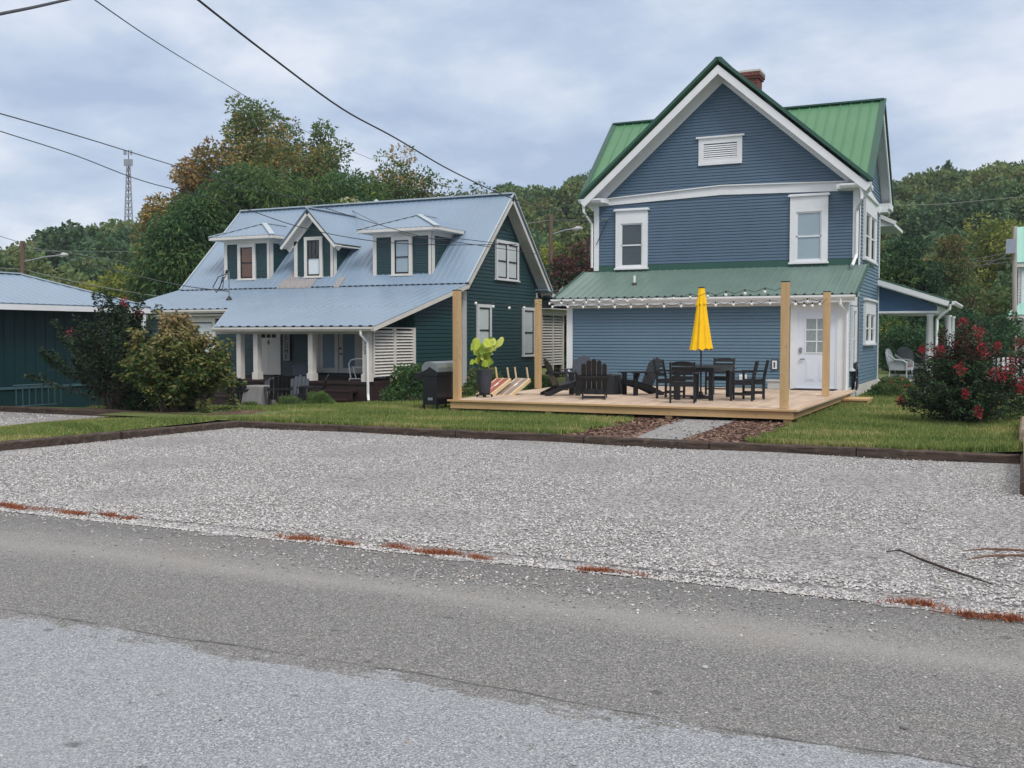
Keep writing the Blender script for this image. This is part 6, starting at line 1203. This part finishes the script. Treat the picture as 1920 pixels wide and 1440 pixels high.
x, y, z = ov(468, 22.6); mound('low_shrub', x, y, z, .26, .12, 900, .07, [LG2, LOL], [.6, .4], 'low leafy clump at the left of the fire pit', asp=.3)
mound('low_shrub', -18.0, 18.2, .05, 1.1, .55, 5200, .09, [LDK, MYR[0], LO2], [.5, .4, .1], 'dark low foliage at the foot of the two big left bushes', ry=.6)
ORF = [mat('orange_flower', (214, 92, 52), .6, .2, 9, trans=.2), mat('salmon_flower', (226, 128, 96), .6, .1, 9, trans=.2)]
mound('flower_clump', -3.15, 30.3, .14, .5, .30, 2400, .08, [LG1, LG2, LOL], [.4, .4, .2], 'green clump by the coiled hose at the blue house wall', 'plant')
mound('flower_clump', -3.05, 31.9, .14, .62, .44, 2800, .08, [LG1, LG2], [.5, .5], 'clump of orange flowers by the blue house side wall', 'plant', ORF, 46)
mound('flower_clump', -2.2, 33.2, .14, .6, .55, 2600, .08, [LG1, LG2, LDK], [.4, .3, .3], 'green clump with a crimson bloom below the side porch', 'plant', FR, 9)
mound('low_shrub', -13.6, 30.5, .0, .5, .45, 1500, .09, [LG1, LG2], [.5, .5], 'small green shrub at the foot of the teal gable wall behind the boards')
# rusty weeds along the road edge
RW = [mat('rust_weed', (150, 82, 54), .8, .2, 20, trans=.2), mat('orange_weed', (172, 112, 74), .8, .2, 20, trans=.2), mat('brown_weed', (112, 70, 54), .8, .2, 20)]
for i, (x0, x1, yy, w_, lb) in enumerate(((-9.6, -8.95, 7.55, .06, 'strip of rusty weeds at the far left of the gravel edge'), (-8.75, -8.4, 7.56, .05, 'small rusty weed tuft, second from the left of the gravel edge'), (-8.2, -7.75, 7.60, .05, 'thin rusty weed tuft left of a bare stretch of edge'), (-5.85, -5.5, 7.46, .06, 'rusty weed tuft left of centre on the gravel edge'), (-5.3, -5.08, 7.46, .05, 'smallest rusty weed tuft left of centre on the gravel edge'), (-4.75, -4.1, 7.47, .06, 'long rusty weed strip below the scattered chips'), (-4.02, -3.80, 7.42, .05, 'rusty weed tuft at the right end of the long strip'), (-2.92, -2.5, 7.42, .045, 'low red brown weed strip at the middle of the gravel edge'), (-.72, -.42, 7.38, .06, 'bushy orange weed tuft at the right gravel edge'), (-.36, .30, 7.26, .06, 'long orange weed strip at the right frame edge'))):
    n = int((x1 - x0) * 1100); k = max(2, int((x1 - x0) / .09)); cc = rng.uniform(x0, x1, k); cs_ = rng.uniform(.02, .07, k); pk_ = rng.integers(0, k, n); x = np.where(rng.random(n) < .3, rng.uniform(x0 - .08, x1 + .08, n), rng.normal(cc[pk_], cs_[pk_])); y = yy + rng.normal(0, .028, n) + .03 * np.sin(x * 9) - (x - x0) * .04
    b = np.stack([x, y, np.full(n, .01)], -1); a = rng.uniform(0, 6.28, n); wv = np.stack([np.cos(a), np.sin(a), 0 * a], -1) * .004; t = b + np.stack([rng.normal(0, .022, n), rng.normal(0, .022, n), w_ * rng.uniform(.2, .9, n)], -1)
    tag(np_mesh('weed_patch', np.stack([b - wv, b + wv, t], 1).reshape(-1, 3), 3, RW, rng.choice(3, n, p=[.5, .3, .2])), lb, 'weeds', 'rusty weeds along the gravel edge')

# ================================================================ poles, wires, tower, far houses
def pole(px, ytop, ybot, d, r, label, arm=None):
    a = dep(px, ybot, d); b = dep(px, ytop, d); o = empty('utility_pole', (a.x, a.y, -.5), label=label, cat='utility pole', group='utility poles with street lamps' if arm else None)
    MB().tube([(a.x, a.y, -.5), (b.x, b.y, b.z)], r, None, 12, r1=r * .75).build('post', mat('pale_pole_wood', (168, 160, 156), .9, .2, 4, stretch=(3, 3, .3), bump=.3) if px > 1800 else POLEW, o)
    if arm:
        (ax, ay), (mx_, my), (ex, ey) = arm; p = [dep(ax, ay, d), dep(mx_, my, d - .4), dep(ex, ey, d - .8)]; q = MB().tube(p, .055, None, 8); q.build('lamp_arm', METAL, o)
        e_ = p[2]; dr = (p[2] - p[1]).normalized(); q = MB(); q.tube([e_, e_ + dr * .25, e_ + dr * .6], [.08, .15, .06], mat('lamp_grey', (176, 180, 182), .5), 8); q.build('lamp_head', None, o)
    return o
pole(42, 452, 560, 60, .17, 'wooden utility pole with a long street lamp arm at the far left', ((46, 491), (85, 482), (112, 479)))
p2 = pole(1033, 403, 520, 56, .15, 'wooden utility pole with a curved lamp arm between the two houses', ((1037, 440), (1060, 432), (1075, 430)))
p3 = pole(1903, 424, 690, 44, .11, 'tall pale utility pole at the right frame edge'); b = dep(1895, 462, 43.8); MB().box(b.x - .18, b.x + .18, b.y - .15, b.y + .15, b.z - .3, b.z + .3).build('transformer_box', mat('box_grey', (150, 158, 176), .5), p3)
p4 = pole(236, 542, 590, 75, .09, 'small pole with a crossarm over the teal outbuilding roof'); b = dep(236, 546, 75); MB().beam(b - Vector((.5, -.2, 0)), b + Vector((.5, -.2, 0)), .1, .1).build('crossarm', METAL, p4)
p5 = empty('rooftop_mast', dep(1044, 548, 46), label='short brown mast with white aerial rods behind the teal gable eave', cat='aerial'); a = dep(1042, 575, 46); b = dep(1042, 526, 46); q = MB().tube([a, b], .10, POLEW, 8); q.tube([dep(1038, 527, 46), dep(1058, 531, 46)], .03, METAL, 5); q.tube([dep(1044, 552, 46), dep(1056, 538, 46)], .04, WHITE, 5); q.build('mast', None, p5)
WIRE = mat('black_wire', (30, 32, 38), .5, .05)
WIREL = mat('grey_wire', (120, 124, 120), .5, .05)
def wire(pts, r, label, m=WIRE, n=None):
    P_ = [dep(*p) for p in pts]; out = []
    for i in range(len(P_) - 1):                # Catmull-Rom for an even sag
        p0, p1, p2, p3 = P_[max(i - 1, 0)], P_[i], P_[i + 1], P_[min(i + 2, len(P_) - 1)]
        for k in range(6):
            t = k / 6; out.append(.5 * ((2 * p1) + (p2 - p0) * t + (2 * p0 - 5 * p1 + 4 * p2 - p3) * t * t + (3 * p1 - p0 - 3 * p2 + p3) * t ** 3))
    out.append(P_[-1]); return tag(MB().tube(out, r, None, 5).build('overhead_wire', m), label, 'wire', 'overhead wires')
wire([(330, -35, 11), (372, 0, 11.6), (500, 100, 13.5), (640, 203, 16), (740, 258, 18.5), (850, 322, 22), (960, 372, 26), (1040, 394, 28.5), (1112, 405, 30.1)], .014, 'thick wire sweeping from the top left down to the blue house corner')
wire([(150, -22, 20), (178, 0, 21), (300, 83, 29), (440, 168, 42), (560, 240, 58), (700, 300, 75)], .014, 'thin wire dropping from the top edge behind the tallest green tree')
wire([(-60, 198, 22), (0, 213, 23), (160, 259, 27), (325, 310, 33), (480, 356, 38), (640, 385, 42)], .015, 'upper of two wires crossing the sky at the left frame edge')
wire([(-60, 226, 22), (0, 246, 23), (140, 291, 25), (270, 340, 27), (420, 378, 28.5), (560, 425, 29.4), (700, 452, 29.6), (830, 459, 29.6), (968, 458, 31)], .012, 'lower wire from the left frame edge crossing the teal dormers')
wire([(640, 385, 42), (760, 440, 36), (865, 448, 31), (972, 462, 31)], .010, 'wire reaching the teal gable from the ridge')
wire([(610, 390, 30), (700, 418, 30), (800, 446, 30), (870, 456, 30), (965, 470, 31), (1030, 480, 40)], .010, 'wire passing low over the right dormer to the teal gable')
wire([(-40, 36, 9), (0, 26, 9.6), (60, 14, 10.5), (122, 0, 11.5), (200, -18, 12.5)], .016, 'thick cable across the top left corner')
wire([(-40, 430, 62), (42, 456, 60), (140, 486, 52), (240, 513, 44), (340, 535, 36), (428, 546, 29.6)], .016, 'service wire from the left pole to the roof mast')
wire([(42, 463, 60), (150, 478, 64), (270, 498, 70), (400, 520, 80)], .02, 'grey wire running right from the left pole', WIREL)
wire([(-20, 502, 60), (42, 505, 60), (70, 512, 58), (150, 530, 52), (230, 545, 48), (300, 556, 44)], .018, 'lower grey wire on the left pole', WIREL)
wire([(42, 470, 60), (150, 471, 66), (300, 472, 74), (430, 474, 80)], .018, 'level grey wire across the left hillside', WIREL)
wire([(985, 420, 50), (1033, 413, 56), (1110, 413, 52), (1160, 413, 50)], .018, 'grey wire through the pole between the houses', WIREL)
wire([(1660, 385, 70), (1760, 383, 72), (1840, 376, 74), (1940, 367, 76)], .02, 'grey wire across the hillside right of the blue house', WIREL)
wire([(1816, 488, 60), (1860, 480, 50), (1905, 470, 44)], .016, 'upper grey wire at the pale right pole', WIREL)
wire([(1815, 494, 60), (1905, 482, 44)], .016, 'middle grey wire at the pale right pole', WIREL)
wire([(1818, 505, 60), (1858, 492, 52), (1890, 477, 44)], .022, 'slanting grey wire left of the pale right pole', WIREL)
wire([(1816, 500, 60), (1905, 490, 44)], .016, 'lowest grey wire at the pale right pole', WIREL)
# cell tower
tw = empty('cell_tower', dep(240, 480, 220), label='tall lattice cell tower on the left hill', cat='tower'); q = MB(); bs = [dep(232, 470, 219), dep(251, 470, 219), dep(241, 470, 222)]; ts = [dep(238, 300, 219), dep(243.5, 300, 219), dep(241, 300, 220)]
for a, b in zip(bs, ts): q.tube([a, b], .16, METAL, 5, r1=.11)
for k in range(14):
    t0, t1 = k / 14, (k + 1) / 14
    for i in range(3):
        j = (i + 1) % 3; q.tube([bs[i].lerp(ts[i], t0), bs[j].lerp(ts[j], t1)], .055, METAL, 4); q.tube([bs[j].lerp(ts[j], t0), bs[i].lerp(ts[i], t1)], .055, METAL, 4)
q.build('lattice', None, tw); c = dep(241, 285, 219.5); MB().tube([dep(241, 302, 219.5), dep(241, 281, 219.5)], .10, mat('tower_red', (110, 70, 66), .6), 5).tube([dep(241, 360, 219.4), dep(241, 300, 219.4)], .14, mat('tower_red', (110, 70, 66)), 5).build('mast', None, tw)
q = MB()
for xo in (-7, -5, -2, 1, 4, 6): a = dep(241 + xo, 303, 219); q.box(a.x - .16, a.x + .16, a.y - .16, a.y + .16, a.z - .9, a.z + .5)
for xo in (-8, -5, 5): a = dep(241 + xo, 286, 219); q.box(a.x - .12, a.x + .12, a.y - .12, a.y + .12, a.z - .5, a.z + .5)
q.beam(dep(232, 287, 219), dep(249, 287, 219), .12, .12); q.beam(dep(232, 303, 219), dep(249, 303, 219), .14, .14); q.build('antennas', mat('antenna_grey', (150, 156, 162), .5), tw)
# mint roofed white house at the right edge
a = dep(1908, 600, 47); hx, hy = a.x, a.y; mh = empty('white_house', (hx + 3, hy, 0), label='white house with mint green metal roofs cut by the right frame edge', cat='house')
WM = Wall((0, hy, 0), FX, FN); q = MB(); WM.lap(q, [(hx, .1), (hx + 6, .1), (hx + 6, 5.2), (hx, 5.2)], .14); q.box(hx, hx + 6, hy + .004, hy + 6, 0, 5.2); q.build('wall', WHITE, mh)
zt = dep(1908, 420, 47).z; zb = dep(1908, 493, 47).z
roof(mh, 'roof', [(hx - .15, hy - .35, zb), (hx + 6.5, hy - .35, zb), (hx + 6.5, hy + 1.6, zt), (hx - .15, hy + 1.6, zt)], (1, 0, 0), .3, ROOFMINT); q = MB(); q.box(hx - .1, hx + 6, hy - .3, hy, zb - .2, zb - .04); q.build('fascia', OFFWHITE, mh)
window(mh, WM, hx + .12, hx + .95, dep(1915, 570, 47).z, dep(1915, 508, 47).z, cas=.1, glass=GLASSD, name='window')
pe = dep(1886, 590, 45); roof(mh, 'porch_roof', [(pe.x, pe.y, pe.z), (pe.x + 6, pe.y, pe.z), (pe.x + 6, hy, pe.z + .6), (pe.x + .6, hy, pe.z + .6)], (1, 0, 0), .3, ROOFMINT)
q = MB(); q.box(pe.x + .02, pe.x + 6, pe.y + .03, pe.y + .1, pe.z - .22, pe.z - .03); q.build('porch_fascia', OFFWHITE, mh)
for k in (.35, 2.6): MB().lathe((pe.x + k, pe.y + .2, 0), [(.09, .1), (.08, pe.z - .22)], None, 10).build('porch_post', WHITE, mh)
pk = empty('picket_fence', (1.0, 38, .1), label='white picket fence behind the red flowering bushes', cat='fence')
q = MB(); q.box(-.6, 5, 38, 38.03, .35, .42); q.box(-.6, 5, 38, 38.03, .85, .92); q.build('rails', WHITE, pk); q = MB(); x = -.6
while x < 5: q.hexa([(x, 37.97, .12), (x + .08, 37.97, .12), (x + .08, 38, .12), (x, 38, .12)], [(x, 37.97, 1.1), (x + .08, 37.97, 1.1), (x + .08, 38, 1.1), (x, 38, 1.1)]); x += .14
q.build('pickets', WHITE, pk); MB().box(.32, .44, 37.9, 38.02, .1, 1.45).build('fence_post', WHITE, pk)

# ================================================================ thin evening haze over the valley
q = MB().box(-420, 420, -60, 420, -2.0, 62); hz = q.build('haze', None); hz['kind'] = 'stuff'
hm = bpy.data.materials.new('haze'); hm.use_nodes = True; hm.node_tree.nodes.clear(); ho = hm.node_tree.nodes.new('ShaderNodeOutputMaterial'); hv = hm.node_tree.nodes.new('ShaderNodeVolumePrincipled')
hv.inputs['Color'].default_value = (.80, .88, 1, 1); hv.inputs['Density'].default_value = .00035; hv.inputs['Anisotropy'].default_value = .2; hm.node_tree.links.new(hv.outputs[0], ho.inputs['Volume']); hz.data.materials.clear(); hz.data.materials.append(hm)
